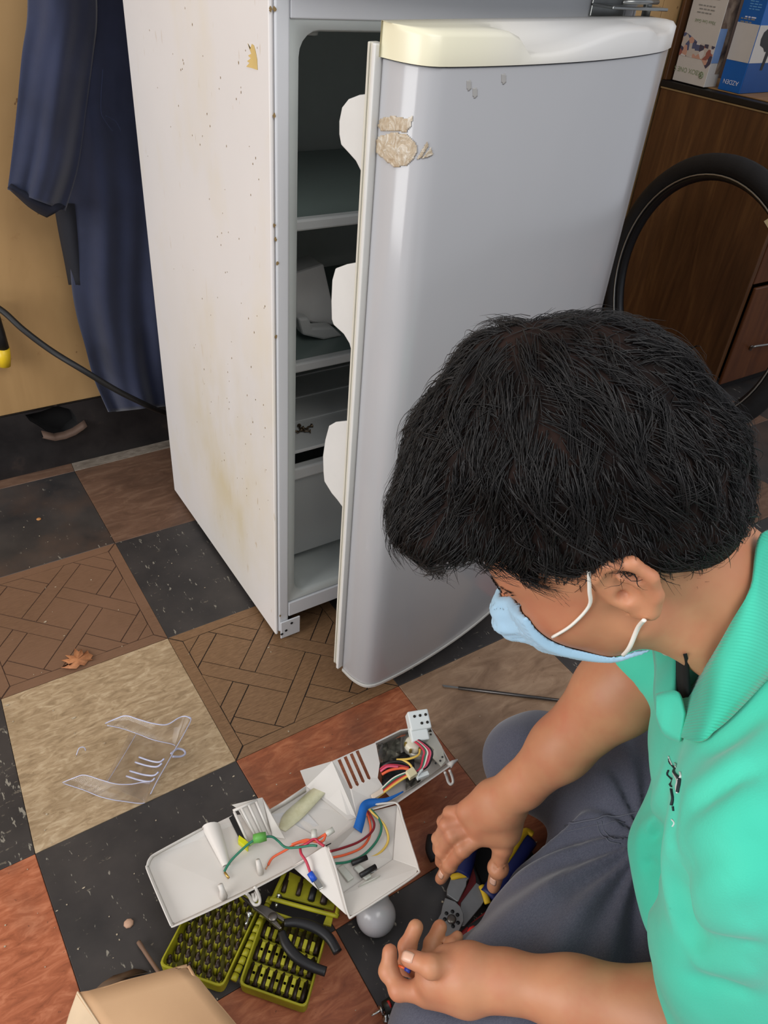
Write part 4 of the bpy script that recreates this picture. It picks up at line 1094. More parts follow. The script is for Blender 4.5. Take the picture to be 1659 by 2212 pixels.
# ---- polo shirt ----
def build_shirt():
    v=Vol((.02,-1.02,.10),(.78,-.22,.76),.0042)
    back=unit((.58,-.81,0))
    ch=NB+np.array([.02,-.03,-.13])
    Ry=np.stack([SH,unit(back+np.array([0,0,.25])),np.cross(SH,unit(back+np.array([0,0,.25])))],-1)
    v.ell(ch,(.175,.115,.16),Ry,.03)
    v.ell((.45,-.70,.30),(.155,.13,.20),Ry,.06)
    v.cone(NB+SH*.07+np.array([0,0,-.03]),R_SH,.055,.060,.05)
    v.cone(NB-SH*.07+np.array([0,0,-.03]),L_SH,.06,.070,.05)
    v.cone(NB+np.array([.045,-.055,-.045]),NB+np.array([.08,-.11,-.14]),.062,.09,.05)
    # loose front hanging towards the lap
    v.chain([PD(1530,1680,.80),PD(1482,1840,.82),PD(1500,1975,.80),PD(1555,2035,.77)],[.042,.050,.044,.03],.04)
    v.chain([PD(1515,1570,.77),PD(1610,1660,.71),PD(1665,1800,.66)],[.032,.055,.068],.05)
    # sleeves
    e=R_EL+(R_SH-R_EL)*.12
    v.chain([R_SH,e],[.062,.060],.03)
    e2=PD(1560,2190,.715)
    v.chain([L_SH,L_SH*.45+e2*.55,e2],[.075,.072,.060],.03)
    def w(P):
        b=P@unit((.75,.5,.1))
        return .0016*np.sin(P@np.array([30.,-60.,46.])+2*np.sin(b*14))+.0012*fbm(P,38,5)
    v.disp(w,.04)
    FO=[]
    def crease(pts,A,w_):
        P=[march(v,*p) for p in pts];P=[p for p in P if p is not None]
        if len(P)>1:FO.append((cr(P,4),A,w_))
    R=lambda pts,r=.010:crease(pts,-r*.85,r*1.5)
    C=lambda pts,r=.006,k=0:crease(pts,r*1.1,r*1.4)
    R([(1500,1850),(1560,1815),(1620,1770),(1680,1725)],.012);C([(1478,1885),(1520,1868),(1580,1835),(1650,1800)],.009);R([(1490,1915),(1560,1880),(1640,1845)],.012)
    C([(1500,1760),(1560,1720),(1640,1660)],.006);R([(1480,1730),(1540,1690),(1620,1630)],.009)
    R([(1500,1790),(1560,1760),(1640,1710)],.008)
    C([(1483,1890),(1475,1930),(1490,1985),(1486,2040)],.010);R([(1510,1960),(1560,1930),(1640,1900)],.009)
    R([(1500,2000),(1560,1985),(1630,1990)],.010);C([(1500,2030),(1560,2020),(1640,2035)],.005)
    R([(1490,2070),(1550,2075),(1640,2090)],.010);C([(1480,2110),(1550,2118),(1620,2140)],.005)
    R([(1440,1660),(1425,1720),(1395,1790),(1388,1860)],.007);C([(1440,1740),(1420,1800),(1412,1870),(1430,1960)],.005);R([(1450,1800),(1440,1870),(1450,1950),(1475,2030)],.007)
    C([(1398,1800),(1400,1880),(1420,1980)],.004);C([(1470,1720),(1455,1780),(1460,1850)],.004)
    C([(1520,1625),(1580,1590),(1650,1530)],.007)
    def folds(P):
        o=np.zeros(len(P))
        for Q,A,w_ in FO:
            Q=np.array(Q);n=len(Q);m=(P[:,None,:]>Q.min(0)-3*w_).all(2)[:,0]&(P[:,None,:]<Q.max(0)+3*w_).all(2)[:,0]
            X=P[m];best=np.full(len(X),9.);tb=np.zeros(len(X))
            for i in range(n-1):
                ab=Q[i+1]-Q[i];t=np.clip((X-Q[i])@ab/(ab@ab),0,1);d=np.linalg.norm(X-Q[i]-t[:,None]*ab,axis=1)
                u=d<best;best[u]=d[u];tb[u]=(i+t[u])/(n-1)
            o[m]+=A*np.exp(-(best/w_)**2)*np.sin(np.pi*np.clip(tb*.92+.04,0,1))**.6
        return o
    v.disp(folds,.04)
    # neck opening
    v.cone(NB+np.array([-.10,.09,.07]),NB+np.array([.0,.0,.0]),.072,.062,.012,'s')
    v.cone(NB+np.array([-.02,.02,.09]),NB+np.array([.0,.0,.005]),.062,.056,.012,'s')
    dr=unit(R_WR-R_EL);v.cone(e+dr*.085,e+dr*.20,.062,.07,.006,'s')
    dl2=unit(L_WR-L_EL);v.cone(e2+dl2*.105,e2+dl2*.22,.072,.08,.006,'s')
    return v
m=MT('pique_green',.85,sheen=.25);b_=m.noise(700,2);a=m.noise(6,3);m.col(m.ramp(a,[(.3,lin((56,188,158))),(.7,lin((80,210,180)))]));m.bump(b_,.3,.0006);GREEN=m.m
SV=build_shirt();shirt=SV.mesh('polo_shirt',GREEN,PERSON)

# collar: ribbed band from the neck edge down over the shirt
def onvol(v,p,g,it=3):
    p=np.array(p,float)
    for _ in range(it):
        f=v.sample(p[None])[0];n_=unit(v.grad(p[None])[0]);p=p-n_*(f-g)
    return p
m=MT('rib_knit_green',.85,sheen=.25);wv=m.n('ShaderNodeTexWave');wv.inputs['Scale'].default_value=150;wv.bands_direction='DIAGONAL';m.l(m.coord(),wv.inputs[0]);a=m.noise(8,3);m.col(m.ramp(a,[(.3,lin((50,178,148))),(.7,lin((68,200,168)))]));m.bump(wv.outputs[1],.35,.0012);RIB=m.m
def dep(q):return 9. if q is None else float(CM[2]@(q-CP))
BKD=unit((.58,-.81,0))
def ring(a,r,z,v,g):
    t=math.radians(a);return ('P',onvol(v,NB+SH*r*math.cos(t)+BKD*r*math.sin(t)+np.array([.01,-.01,z]),g,5),0)
def hit(u,w,d,g=.004):
    if isinstance(u,str):return w
    if d is not None:return PD(u,w,d)
    d=min(dep(march(BV,u,w)),dep(march(SV,u,w)))
    return PD(u,w,(d if d<8 else .60)-g)
def band(top,bot,name,mat,lift=.010,nv=7,th=.0028,dt=.7,n=8,par=None):
    """top: points on the neck side, bot: points on the shirt side (image measurements)"""
    T_=[];B_=[]
    for (u,w,d) in top:
        T_.append(hit(u,w,d))
    for (u,w,d) in bot:
        B_.append(hit(u,w,d))
    T_=cr(T_,n);B_=cr(B_,n);G=[]
    for k in range(nv):
        t=k/(nv-1);row=[]
        for a,b_ in zip(T_,B_):
            p=a*(1-t)+b_*t+unit(CP-(a+b_)/2)*lift*math.sin(math.pi*(t*.85+.12));row.append(p)
        G.append(row)
    return B().grid(G).build(name,mat,par or shirt,solid=th,off=0)
N_=None;band([ring(x,.07,.035+max(0,x)*.0002,BV,.007) for x in (-75,-45,-10,25,60,95,125)]+[(1672,1150,N_),(1622,1270,N_),(1578,1352,N_),(1535,1428,N_),(1500,1478,N_),(1468,1502,N_)],[ring(x,.115,.0,SV,.005) for x in (-75,-45,-10,25,60,95,125)]+[(1725,1405,N_),(1660,1462,N_),(1605,1520,N_),(1552,1572,N_),(1508,1602,N_),(1462,1588,N_)],'collar',RIB,.010)
band([(1466,1348,.72),(1463,1400,.715),(1461,1445,.70),(1459,1498,.68)],[(1405,1360,.76),(1416,1440,.75),(1414,1500,.72),(1424,1560,.69)],'placket',GREEN,.006)
band([(1420,1500,.675),(1440,1494,.665),(1466,1496,.655),(1480,1540,.645)],[(1420,1548,.67),(1430,1578,.665),(1446,1594,.66),(1470,1602,.65)],'collar_tip',GREEN,.005)
# dark undershirt showing in the open neck
band([(1462,1412,.718),(1460,1440,.712),(1456,1500,.69)],[(1480,1412,N_),(1485,1440,N_),(1490,1510,N_)],'undershirt',plain('undershirt_black',(14,14,15),.9),0.,4)
bt=PD(1440,1405,.722);B().lathe([(.0045,0),(.0052,.001),(.0035,.0018),(.002,.0012)],bt,unit(CP-bt),14).build('button',plain('button_pearl',(196,206,190),.3),shirt)
# curved hem of his right sleeve
band([(1352,1376,.84),(1372,1368,.84),(1400,1366,.835),(1440,1372,.83)],[(1346,1398,.835),(1366,1418,.83),(1394,1432,.825),(1424,1434,.82)],'sleeve_cuff',GREEN,.006)
# sketched emblem on the chest
EWH=plain('emblem_white',(226,232,230),.6);EDK=plain('emblem_dark',(36,44,50),.7)
def ink(pts,r,mat):
    P=[march(SV,*p) for p in pts];P=[p for p in P if p is not None]
    if len(P)<2:return
    P=[onvol(SV,p,.0006,2) for p in cr(P,4)];B().tube(P,r,5,flat=.4).build('emblem_stroke',mat,shirt)
ink([(1446,1634),(1452,1648),(1459,1660),(1462,1680),(1463,1700),(1465,1714)],.0011,EWH)
ink([(1458,1648),(1461,1658)],.0008,EWH);ink([(1470,1668),(1472,1678),(1466,1686)],.0009,EWH)
ink([(1448,1640),(1456,1656),(1464,1676),(1470,1690),(1466,1712)],.0016,EDK)
ink([(1446,1664),(1449,1680),(1452,1700)],.0012,EDK);ink([(1452,1705),(1455,1722),(1452,1740)],.0013,EDK);ink([(1455,1742),(1456,1752)],.0010,EDK);ink([(1452,1770),(1458,1778),(1454,1786)],.0009,EWH)

t_=thing('wire_terminal','tiny blue crimped wire end pinched between his left thumb and forefinger','wire',PD(872,2092,.868))
B().tube([PD(886,2098,.862),PD(876,2092,.866)],.0026,8).build('crimp_sleeve',plain('blue_crimp_small',(40,60,150),.4),t_)
B().tube([PD(876,2092,.866),PD(862,2086,.872)],.0016,6).build('wire',plain('orange_wire_end',(226,96,50),.4),t_)
# ---------------- things on the floor ----------------
EO=[0.0]
def E(x,y,z=0.):return PZ(300+x/2.212,1500+y/2.212,z+EO[0])
def F5(x,y,z=0.):return PZ(x/1.9988,1250+y/1.9988,z)
def F2(x,y,z=0.):return PZ(780+x/3.19,1600+y/3.19,z)
def G2(x,y,z=0.):return PZ(930+x/5.53,1780+y/5.53,z)
def G3(x,y,z=0.):return PZ(480+x/5.925,1700+y/5.925,z)
def G4(x,y,z=0.):return PZ(340+x/3.95,1880+y/3.95,z)
HW=MT('housing_plastic',.38);HW.col(HW.ramp(HW.noise(8,3),[(.3,lin((202,196,188))),(.7,lin((214,209,203)))]));HW=HW.m
HT=thing('light_housing','white plastic refrigerator control housing turned over on the floor with loose coloured wires','housing',E(700,760,0))
def panel(pts,name='panel',mat=None,th=.0022,par=None,bev=.0006):
    b=B();n=len(pts);b.add(pts,[tuple(range(n))] if n<=4 else [tuple(range(n))])
    return b.build(name,mat or HW,par or HT,solid=th,bevel=bev,off=0)
def holes(outer,hs,name,mat,par,th=.0022):
    bm=bmesh.new();es=[]
    for lp in [outer]+hs:
        vs=[bm.verts.new(tuple(p)) for p in lp];es+=[bm.edges.new((vs[i],vs[(i+1)%len(vs)])) for i in range(len(vs))]
    bmesh.ops.triangle_fill(bm,edges=es,use_beauty=True,use_dissolve=False)
    m=bpy.data.meshes.new(name);bm.to_mesh(m);bm.free();o=link(name,m,mat,par);q=o.modifiers.new('s','SOLIDIFY');q.thickness=th;q.offset=0;return o
EO[0]=.012;zl=.058
# left tray: floor with rounded end and raised rims
rin=cr([E(895,712,.052),E(742,818,.052),E(482,950,zl),E(198,1084,zl),E(168,1090,zl),E(154,1074,zl),E(56,845,zl),E(52,815,zl),E(66,785,zl),E(98,762,zl),E(305,648,zl)],4)
trf=[E(60,815,zl),E(70,785,zl),E(100,760,zl),E(310,650,zl),E(445,580,.055),E(640,560,.050),E(900,705,.050),E(745,825,.052),E(480,955,zl),E(165,1095,zl),E(150,1080,zl)]
panel(rin+[E(445,580,.055),E(640,560,.050)],'tray')
rim=[E(900,722,.066),E(740,828,.066),E(480,966,.070),E(190,1100,.070),E(156,1104,.070),E(140,1080,.070),E(42,850,.070),E(38,815,.070),E(52,780,.070),E(90,752,.068),E(300,638,.064)]
G=[cr(rim,4),[p-np.array([0,0,.0]) for p in cr([E(895,712,.052),E(742,818,.052),E(482,950,zl),E(198,1084,zl),E(168,1090,zl),E(154,1074,zl),E(56,845,zl),E(52,815,zl),E(66,785,zl),E(98,762,zl),E(305,648,zl)],4)]]
B().grid(G).build('tray_rim',HW,HT,solid=.0014,off=0)
# half-round moulded channel across the tray
G=[]
for k in range(9):
    a=math.pi*k/8;row=[]
    for t in np.linspace(0,1,6):
        c=E(345+75*t,632+190*t,zl);w=.0125*(1-.55*t);ax=unit(E(345,632)-E(300,640));row.append(c-ax*w*math.cos(a)+np.array([0,0,w*.9*math.sin(a)]))
    G.append(row)
B().grid(G).build('moulded_channel',HW,HT)
# raised grille at the top of the tray: flap, rail and three bars
panel([E(443,528,.085),E(590,492,.085),E(632,560,.06),E(625,672,.052),E(560,690,.052),E(470,545,.080)],'flap')
panel([E(590,492,.086),E(622,552,.078),E(700,690,.055),E(640,680,.055)],'flap_side')
B().tube([E(450,557,.088),E(565,505,.088)],.0022,8).build('rail',HW,HT)
for a,b_ in (((455,560),(525,712)),((490,545),(565,690)),((525,528),(592,672)),((560,512),(628,668))):
    B().tube([E(*a,.088),E(*b_,.058)],.0019,8).build('grille_bar',HW,HT)
panel([E(430,590,.0565),E(452,575,.0565),E(520,720,.0565),E(492,715,.0565)],'opening',plain('opening_dark',(34,33,34),.8),.0008)
# centre panel
panel([E(600,566,.050),E(690,510,.052),E(800,436,.054),E(1040,575,.046),E(1110,520,.046),E(1110,640,.046),E(900,722,.048),E(860,750,.048),E(640,700,.048)],'centre_panel')
B().grid([[E(625,556,.064),E(700,512,.068),E(800,446,.072)],[E(628,572,.052),E(700,530,.053),E(800,466,.055)]]).build('centre_rim',HW,HT,solid=.002)
# lamp box side wall and grille plate with four real slots
panel([E(770,364,.080),E(925,318,.086),E(1042,590,.048),E(1000,600,.048),E(800,440,.056)],'box_wall')
gp=[E(925,318,.086),E(1020,275,.086),E(1130,230,.084),E(1165,330,.072),E(1160,400,.064),E(1215,470,.055),E(1200,535,.048),E(1042,590,.048)]
def gz(x,y):
    return .086-.038*max(0,min(1,((y-275)+.42*(x-1020))/ (290)))
gp=[E(925,318,.086),E(1020,275,.086),E(1130,230,.086),E(1150,330,gz(1150,330)),E(1140,400,gz(1140,400)),E(1175,455,gz(1175,455)),E(1110,500,gz(1110,500)),E(1042,590,.048)]
hs=[]
for (x0,y0,x1,y1) in ((956,312,1014,450),(985,298,1044,436),(1014,284,1072,420),(1042,270,1100,405)):
    w=8;hs.append([E(x0-w,y0+3,gz(x0,y0)),E(x0+w,y0-4,gz(x0,y0)),E(x1+w,y1-6,gz(x1,y1)),E(x1+2,y1+4,gz(x1,y1)),E(x1-w,y1-1,gz(x1,y1))])
holes(gp,hs,'grille_plate',HW,HT)
# motor bay
zm=.030
panel([E(1130,240,.045),E(1390,165,.045),E(1470,330,.04),E(1225,515,.04),E(1180,470,.042)],'bay_floor')
B().grid([[E(1128,228,.086),E(1250,168,.080),E(1390,148,.070),E(1440,235,.066),E(1495,340,.062),E(1235,520,.058),E(1110,555,.058)],[E(1134,250,.046),E(1255,188,.046),E(1380,170,.046),E(1425,240,.042),E(1475,335,.041),E(1228,505,.041),E(1112,540,.047)]],False).build('bay_rim',HW,HT,solid=.0022)
B().tube([E(1482,342,.060),E(1500,325,.060),E(1523,312,.060)],[.005,.0035,.0012],8).build('locating_pin',HW,HT)
# slotted fixing ears
def ear(P,name='fixing_ear'):
    B().tube(cr(P,5),.0021,8).build(name,HW,HT)
ear([E(1462,372,.062),E(1470,392,.052),E(1478,418,.044),E(1490,430,.042),E(1501,418,.044),E(1496,390,.052),E(1484,362,.062)])
ear([E(512,950,.068),E(527,965,.060),E(540,990,.052),E(556,1006,.050),E(576,998,.050),E(576,970,.056),E(562,935,.066),E(552,918,.068)])
ear([E(542,950,.060),E(548,975,.055),E(558,985,.054),E(562,965,.056),E(555,940,.060)])
# snap pegs on the tray
for (a,b_) in (((570,795),(582,855)),):
    B().tube([E(582,858,.056),E(575,820,.066),E(568,790,.074)],[.0045,.004,.003],8).build('peg',HW,HT)
B().tube([E(405,972,.058),E(398,935,.070),E(388,908,.076)],[.006,.0035,.0035],6).build('peg',HW,HT)
# lower lamp box
panel([E(732,822,.054),E(890,724,.082),E(922,745,.080),E(1003,1056,.060),E(990,1052,.056)],'lamp_box_wall')
panel([E(893,726,.078),E(1110,560,.050),E(1235,528,.050),E(1215,790,.046),E(960,965,.048),E(925,760,.062)],'lamp_box_floor')
panel([E(1235,525,.058),E(1333,832,.060),E(1215,790,.050)],'lamp_box_end')
panel([E(1215,790,.050),E(1334,832,.060),E(1325,858,.060),E(1030,1054,.060),E(1003,1057,.060),E(955,965,.054)],'lamp_box_lip')
B().tube(cr([E(1110,530,.060),E(1180,520,.062),E(1236,524,.062),E(1262,600,.062),E(1300,720,.062),E(1334,830,.062),E(1326,860,.062),E(1180,960,.062),E(1030,1055,.062),E(1003,1058,.062),E(975,960,.070),E(940,830,.078),E(905,730,.083)],5),.0016,6).build('lamp_box_rim',HW,HT)
# motor, cover plate, foil and the connector
MTL=plain('foil_steel',(170,168,160),.22,.85,var=.3,bump=.5);TR=MT('clear_plastic_cover',.12,trans=.9);TR.col(W1(.85));TR=TR.m
B().lathe([(.026,0),(.028,.004),(.028,.016),(.022,.019),(.008,.020)],E(1345,262,.046),(0,0,1),28).build('motor',plain('motor_zinc',(176,172,160),.35,.5,var=.25),HT)
panel([E(1340,185,.068),E(1402,180,.068),E(1448,250,.066),E(1466,318,.064),E(1445,345,.064),E(1400,300,.064),E(1410,262,.066),E(1360,225,.067)],'motor_plate',plain('plate_cream',(206,202,188),.4),.0025)
for x,y in ((1395,192),(1440,318),(1418,330),(1450,300)):B().lathe([(.0016,0),(.0016,.001)],E(x,y,.0693 if y<200 else .0662),(0,0,1),8).build('rivet',plain('rivet_dark',(60,60,60),.5),HT)
G=[[E(1140+ i*22,248+ j*22- i*9,.058+.006*math.sin(i*2.1+j*1.7)) for j in range(6)] for i in range(6)]
B().grid(G,False).build('foil_cover',MTL,HT,solid=.0006)
G=[[E(1135+10*i,235+ j*20- i*4,.066+.007*math.sin(i*1.9+j*2.7)) for j in range(6)] for i in range(4)]
B().grid(G,False).build('clear_cover',TR,HT,solid=.0008)
G=[[E(1160+ i*26,310+ j*26- i*9+(5-i)*4,.054+.005*math.sin(i*1.3+j*2.2)) for j in range(6)] for i in range(7)]
B().grid(G).build('black_pouch',plain('black_film',(28,27,29),.3,bump=.5),HT,solid=.001)
G=[[E(1275+ i*14,405+ j*14- i*9,.056+.004*math.sin(i*2.3+j*1.9)) for j in range(5)] for i in range(6)]
B().grid(G,False).build('foil_cover',MTL,HT,solid=.0006)
B().lathe([(.013,0),(.014,.003),(.013,.010),(.010,.012),(.004,.0125)],E(1310,250,.066),(0,0,1),18).build('timer_dial',plain('dial_cream',(222,216,196),.4),HT)
for k in range(5):
    a=k*1.25;c=E(1310,250,.0705);B().box((-.0015,-.0015,0),(.0015,.0015,.008),Matrix.Translation(Vector(c+np.array([math.cos(a)*.012,math.sin(a)*.012,0])))).build('terminal',plain('terminal_brass',(190,160,80),.3,.8),HT)
CONM=MT('nylon_white',.4);CONM.col(lin((222,228,226)));CONM=CONM.m
def obox(c,ax,ay,az,sx,sy,sz,name,mat,par,bev=.0008):
    ax,ay,az=unit(ax),unit(ay),unit(az);c=np.array(c,float);b=B();v=[]
    for dx,dy,dz in ((-1,-1,-1),(1,-1,-1),(1,1,-1),(-1,1,-1),(-1,-1,1),(1,-1,1),(1,1,1),(-1,1,1)):v.append(c+ax*dx*sx/2+ay*dy*sy/2+az*dz*sz/2)
    b.add(v,[(0,3,2,1),(4,5,6,7),(0,1,5,4),(1,2,6,5),(2,3,7,6),(3,0,4,7)]);return b.build(name,mat,par,bevel=bev)
VX=CM[0];VY=-CM[1];VZ=-CM[2]
cc=E(1335,130,.088)
ax=unit(E(1390,110,.09)-E(1300,125,.09));az=unit(np.array([-.15,-.35,.9]));ay=np.cross(az,ax)
cn=obox(cc,ax,ay,az,.033,.030,.024,'connector',CONM,HT,.002)
obox(cc-ay*.020-ax*.004,ax,ay,az,.028,.022,.018,'connector_body',CONM,HT,.002)
for k in range(3):
    for j in range(2):
        if j==1 and k==0:continue
        B().lathe([(.0022,0),(.0022,.0008)],cc+ax*(.009*(k-1)+.002)+ay*(.006-.012*j)+az*.0121,az,10).build('socket_hole',plain('socket_dark',(40,36,30),.7),cn)
# wires
WC={k:plain('wire_'+k,c,.42,var=.08) for k,c in dict(red=(168,34,46),orange=(226,98,60),green=(40,118,92),yellow=(226,190,90),white=(232,226,214),pink=(214,84,112),crimson=(190,50,74),black=(30,28,30),maroon=(130,28,38)).items()}
def wire(col,pts,r=.0017):
    P=[E(x,y,z) for x,y,z in pts];return B().tube(cr(P,7),r,8).build('wire',WC[col],HT)
wire('green',[(408,846,.062),(440,795,.064),(500,735,.068),(545,700,.074),(590,684,.080),(635,680,.080),(665,700,.074),(700,730,.070),(750,732,.074),(820,722,.082),(850,724,.086)])
wire('orange',[(618,815,.060),(640,780,.062),(700,745,.066),(760,710,.074),(830,700,.078),(890,668,.084),(900,660,.086)])
wire('orange',[(730,718,.074),(800,695,.078),(850,705,.080),(880,700,.082),(893,670,.084)])
wire('crimson',[(770,725,.072),(775,760,.076),(800,800,.074),(822,860,.066)],.0019)
wire('crimson',[(770,728,.072),(800,715,.080),(838,690,.084),(860,708,.084),(885,724,.086)],.0019)
wire('maroon',[(915,750,.084),(970,735,.076),(1050,705,.066),(1110,660,.062),(1125,620,.062),(1108,580,.060),(1090,555,.058)])
wire('orange',[(925,780,.080),(990,765,.072),(1060,735,.064),(1098,690,.058),(1108,640,.058),(1098,590,.058),(1085,560,.058)])
wire('green',[(938,808,.078),(1000,800,.068),(1070,770,.058),(1130,710,.055),(1158,650,.056),(1150,600,.058),(1110,550,.060)])
wire('yellow',[(1090,780,.052),(1140,765,.050),(1180,725,.050),(1192,680,.052),(1170,620,.056),(1120,570,.060),(1100,548,.060)])
wire('yellow',[(1140,770,.047),(1130,740,.046),(1135,700,.047)],.0010)
for k,(c,dx) in enumerate((('maroon',0),('orange',8),('green',-8),('yellow',14),('white',-14))):
    wire(c,[(1120+dx*.2,500+dx*.3,.058),(1160+dx*.3,465+dx*.6,.062),(1220+dx*.4,415+dx*.9,.068),(1275+dx*.3,385+dx*.6,.072),(1310,372+dx*.3,.074)])
wire('orange',[(1162,382,.064),(1200,362,.070),(1260,352,.074),(1305,365,.074)],.0022)
wire('yellow',[(1232,312,.072),(1270,318,.076),(1300,340,.076),(1305,365,.074)])
wire('yellow',[(1232,312,.072),(1290,308,.078),(1335,290,.080),(1345,262,.080)])
wire('crimson',[(1150,360,.066),(1180,340,.072),(1230,338,.074),(1290,350,.072)])
wire('pink',[(1155,368,.068),(1190,345,.075),(1240,346,.076)])
wire('black',[(1155,350,.064),(1200,325,.074),(1260,325,.074),(1300,345,.072)],.0024)
for k,c in enumerate(('black','pink','crimson','white','green','crimson')):
    d=k*7;wire(c,[(1305,205+d*.3,.080),(1345-d*.2,225+d*.4,.084),(1395-d*.9,265+d*.2,.084),(1398-d*1.1,300,.080),(1375-d*.8,345+d*.2,.076),(1320,375,.074)],.0021)
obox(E(1302,378,.076),E(1330,360)-E(1290,385),E(1320,400)-E(1300,370),(0,0,1),.014,.013,.008,'tie_block',plain('tie_cream',(226,216,176),.5),HT)
obox(E(1355,388,.070),E(1400,372)-E(1340,395),E(1370,405)-E(1355,375),(0,0,1),.020,.007,.006,'nylon_clip',CONM,HT)
obox(E(1345,372,.074),E(1360,360)-E(1340,385),E(1370,405)-E(1355,375),(0,0,1),.014,.004,.006,'nylon_clip',CONM,HT)
obox(E(1140,478,.062),E(1170,462)-E(1120,492),E(1150,500)-E(1140,470),(0,0,1),.020,.008,.005,'wire_sleeve',plain('sleeve_beige',(222,206,188),.5),HT)
# blue tape
BT=plain('blue_tape',(24,104,190),.55,bump=.2);
def strip(L,R,name,mat,th=.0004):
    Lc,Rc=cr([E(*p) for p in L],5),cr([E(*p) for p in R],5);return B().grid([Lc,[(a+b)/2 for a,b in zip(Lc,Rc)],Rc]).build(name,mat,HT,solid=th)
strip([(1262,461,.060),(1180,494,.062),(1100,498,.066),(1062,520,.068),(1045,570,.066),(1025,635,.062)],[(1266,467,.058),(1190,512,.060),(1110,540,.062),(1090,560,.064),(1082,600,.062),(1065,664,.058)],'blue_tape',BT)
# yellowed foam tape and its clear backing
m=MT('old_tape',.5);a=m.noise(50,4,.6);m.col(m.ramp(a,[(.3,lin((192,188,150))),(.7,lin((214,210,180)))]));m.bump(a,.6,.002);OT=m.m
strip([(668,640,.0535),(690,575,.0545),(760,510,.0565),(830,450,.0585),(880,428,.060)],[(700,655,.0535),(750,615,.0545),(790,580,.0555),(860,505,.0575),(905,455,.059)],'old_tape',OT,.0012)
m=MT('tape_backing',.3);m.col(lin((200,198,196)));TBK=m.m
panel([E(632,572,.0522),E(790,555,.0532),E(858,625,.0502),E(700,685,.0502)],'tape_backing',TBK,.0004,bev=0)
# push-on terminals: sleeves and tabs
def cyl(a,b_,r,name,mat,seg=12):return B().tube([a,(np.array(a)+b_)/2,b_],r,seg).build(name,mat,HT)
BLK=plain('black_sleeve',(20,20,22),.5)
cyl(E(1018,808,.066),E(1090,778,.066),.0036,'black_sleeve',BLK);cyl(E(1058,866,.066),E(1132,822,.066),.0036,'black_sleeve',BLK)
CLN=MT('milky_plastic',.35,trans=.3);CLN.col(lin((222,222,212)));CLN=CLN.m
for q in (((1040,820),(1100,880)),((975,840),(1000,870)),((1075,905),(1130,880))):
    obox(E((q[0][0]+q[1][0])/2,(q[0][1]+q[1][1])/2,.058),E(*q[1])-E(*q[0]),E(q[0][0]+30,q[0][1]-20)-E(*q[0]),(0,0,1),.024,.010,.005,'lamp_clip',CLN,HT,.0015)
cyl(E(816,852,.067),E(840,890,.064),.0042,'crimp_sleeve',plain('blue_crimp',(30,84,200),.4))
CHR=plain('chrome',(190,190,186),.18,.95)
obox(E(856,905,.064),E(870,930)-E(842,885),E(870,895)-E(845,910),(0,0,1),.016,.007,.003,'spade_terminal',CHR,HT,.0006)
cyl(E(410,850,.0615),E(430,878,.0615),.0016,'bare_terminal',plain('brass',(196,160,90),.3,.8),8)
cyl(E(618,815,.060),E(606,836,.059),.0009,'bare_wire',plain('copper',(214,150,110),.35,.7),6)
cyl(E(838,688,.084),E(836,648,.086),.0040,'clear_cap',CLN);cyl(E(895,668,.086),E(930,645,.088),.0040,'clear_cap',CLN)
B().tube([E(550,690,.078),E(580,684,.080),E(608,678,.080)],[.0060,.0066,.006],12).build('green_splice',plain('green_tape',(96,164,72),.5,bump=.3),HT)
strip([(520,718,.062),(545,690,.070),(575,672,.078)],[(530,726,.062),(555,712,.070),(580,712,.074)],'green_splice_tail',plain('green_pale',(140,180,110),.5))
obox(E(500,712,.060),E(540,735)-E(480,690),E(500,690)-E(495,720),(0,0,1),.018,.009,.010,'bulb_socket',plain('lime_plastic',(206,206,20),.4),HT)
obox(E(905,718,.080),E(915,714)-E(898,722),(0,0,1),(1,0,0),.006,.003,.003,'wire_end',BLK,HT)
EO[0]=0.0
# ---------------- olive bit case ----------------
m=MT('olive_plastic',.5);a=m.noise(30,4);m.col(m.ramp(a,[(.3,lin((136,132,18))),(.7,lin((164,158,30)))]));OL=m.m
DKM=plain('bit_steel',(58,44,36),.45,.4,var=.35);OLC=plain('olive_clip',(186,182,50),.5)
CASE=thing('bit_case','olive yellow folding case of screwdriver bits lying open under the white housing','case',E(470,1200,0))
zc_=.030
def shell(c,name,wall=.0035,depth=.024,floor_z=.004):
    """tray with four corners c (top rim, counter-clockwise), open on top"""
    c=[np.array(p,float) for p in c];ce=sum(c)/4
    def rr(s,z,n=4):
        out=[]
        for k in range(4):
            p=c[k];a=c[k-1];b_=c[(k+1)%4];r=.008
            u=unit(a-p);w=unit(b_-p)
            for t in np.linspace(0,1,n):
                q=p+u*r*(1-t)**2+w*r*t**2;q=q+unit(ce-q)*s;out.append(np.array([q[0],q[1],z]))
        return out
    rs=[rr(.006,floor_z-.003),rr(.001,.010),rr(0,zc_-.002),rr(.0005,zc_),rr(wall,zc_),rr(wall+.0005,zc_-.002),rr(wall+.002,floor_z+.002)]
    n=len(rs[0]);v=[p for q in rs for p in q];f=[]
    for i in range(len(rs)-1):
        for k in range(n):f.append((i*n+k,i*n+(k+1)%n,(i+1)*n+(k+1)%n,(i+1)*n+k))
    f+=[tuple(range(n))[::-1],tuple(range((len(rs)-1)*n,len(rs)*n))]
    return B().add(v,f,False).build(name,OL,CASE,bevel=.0006)
LBL=E(92,1292,zc_);LBR=E(400,1402,zc_);LTR=E(590,985,zc_);LTL=LTR+(LBL-LBR)
shell([LBL,LBR,LTR,LTL],'tray')
RBL=E(474,1385,zc_);RBR=E(800,1500,zc_);RTR=E(905,1120,zc_);RTL=RTR+(RBL-RBR)
RTR=RBR+(RTR-RBR)*1.0
shell([RBL,RBR,RTR,RTL],'tray')
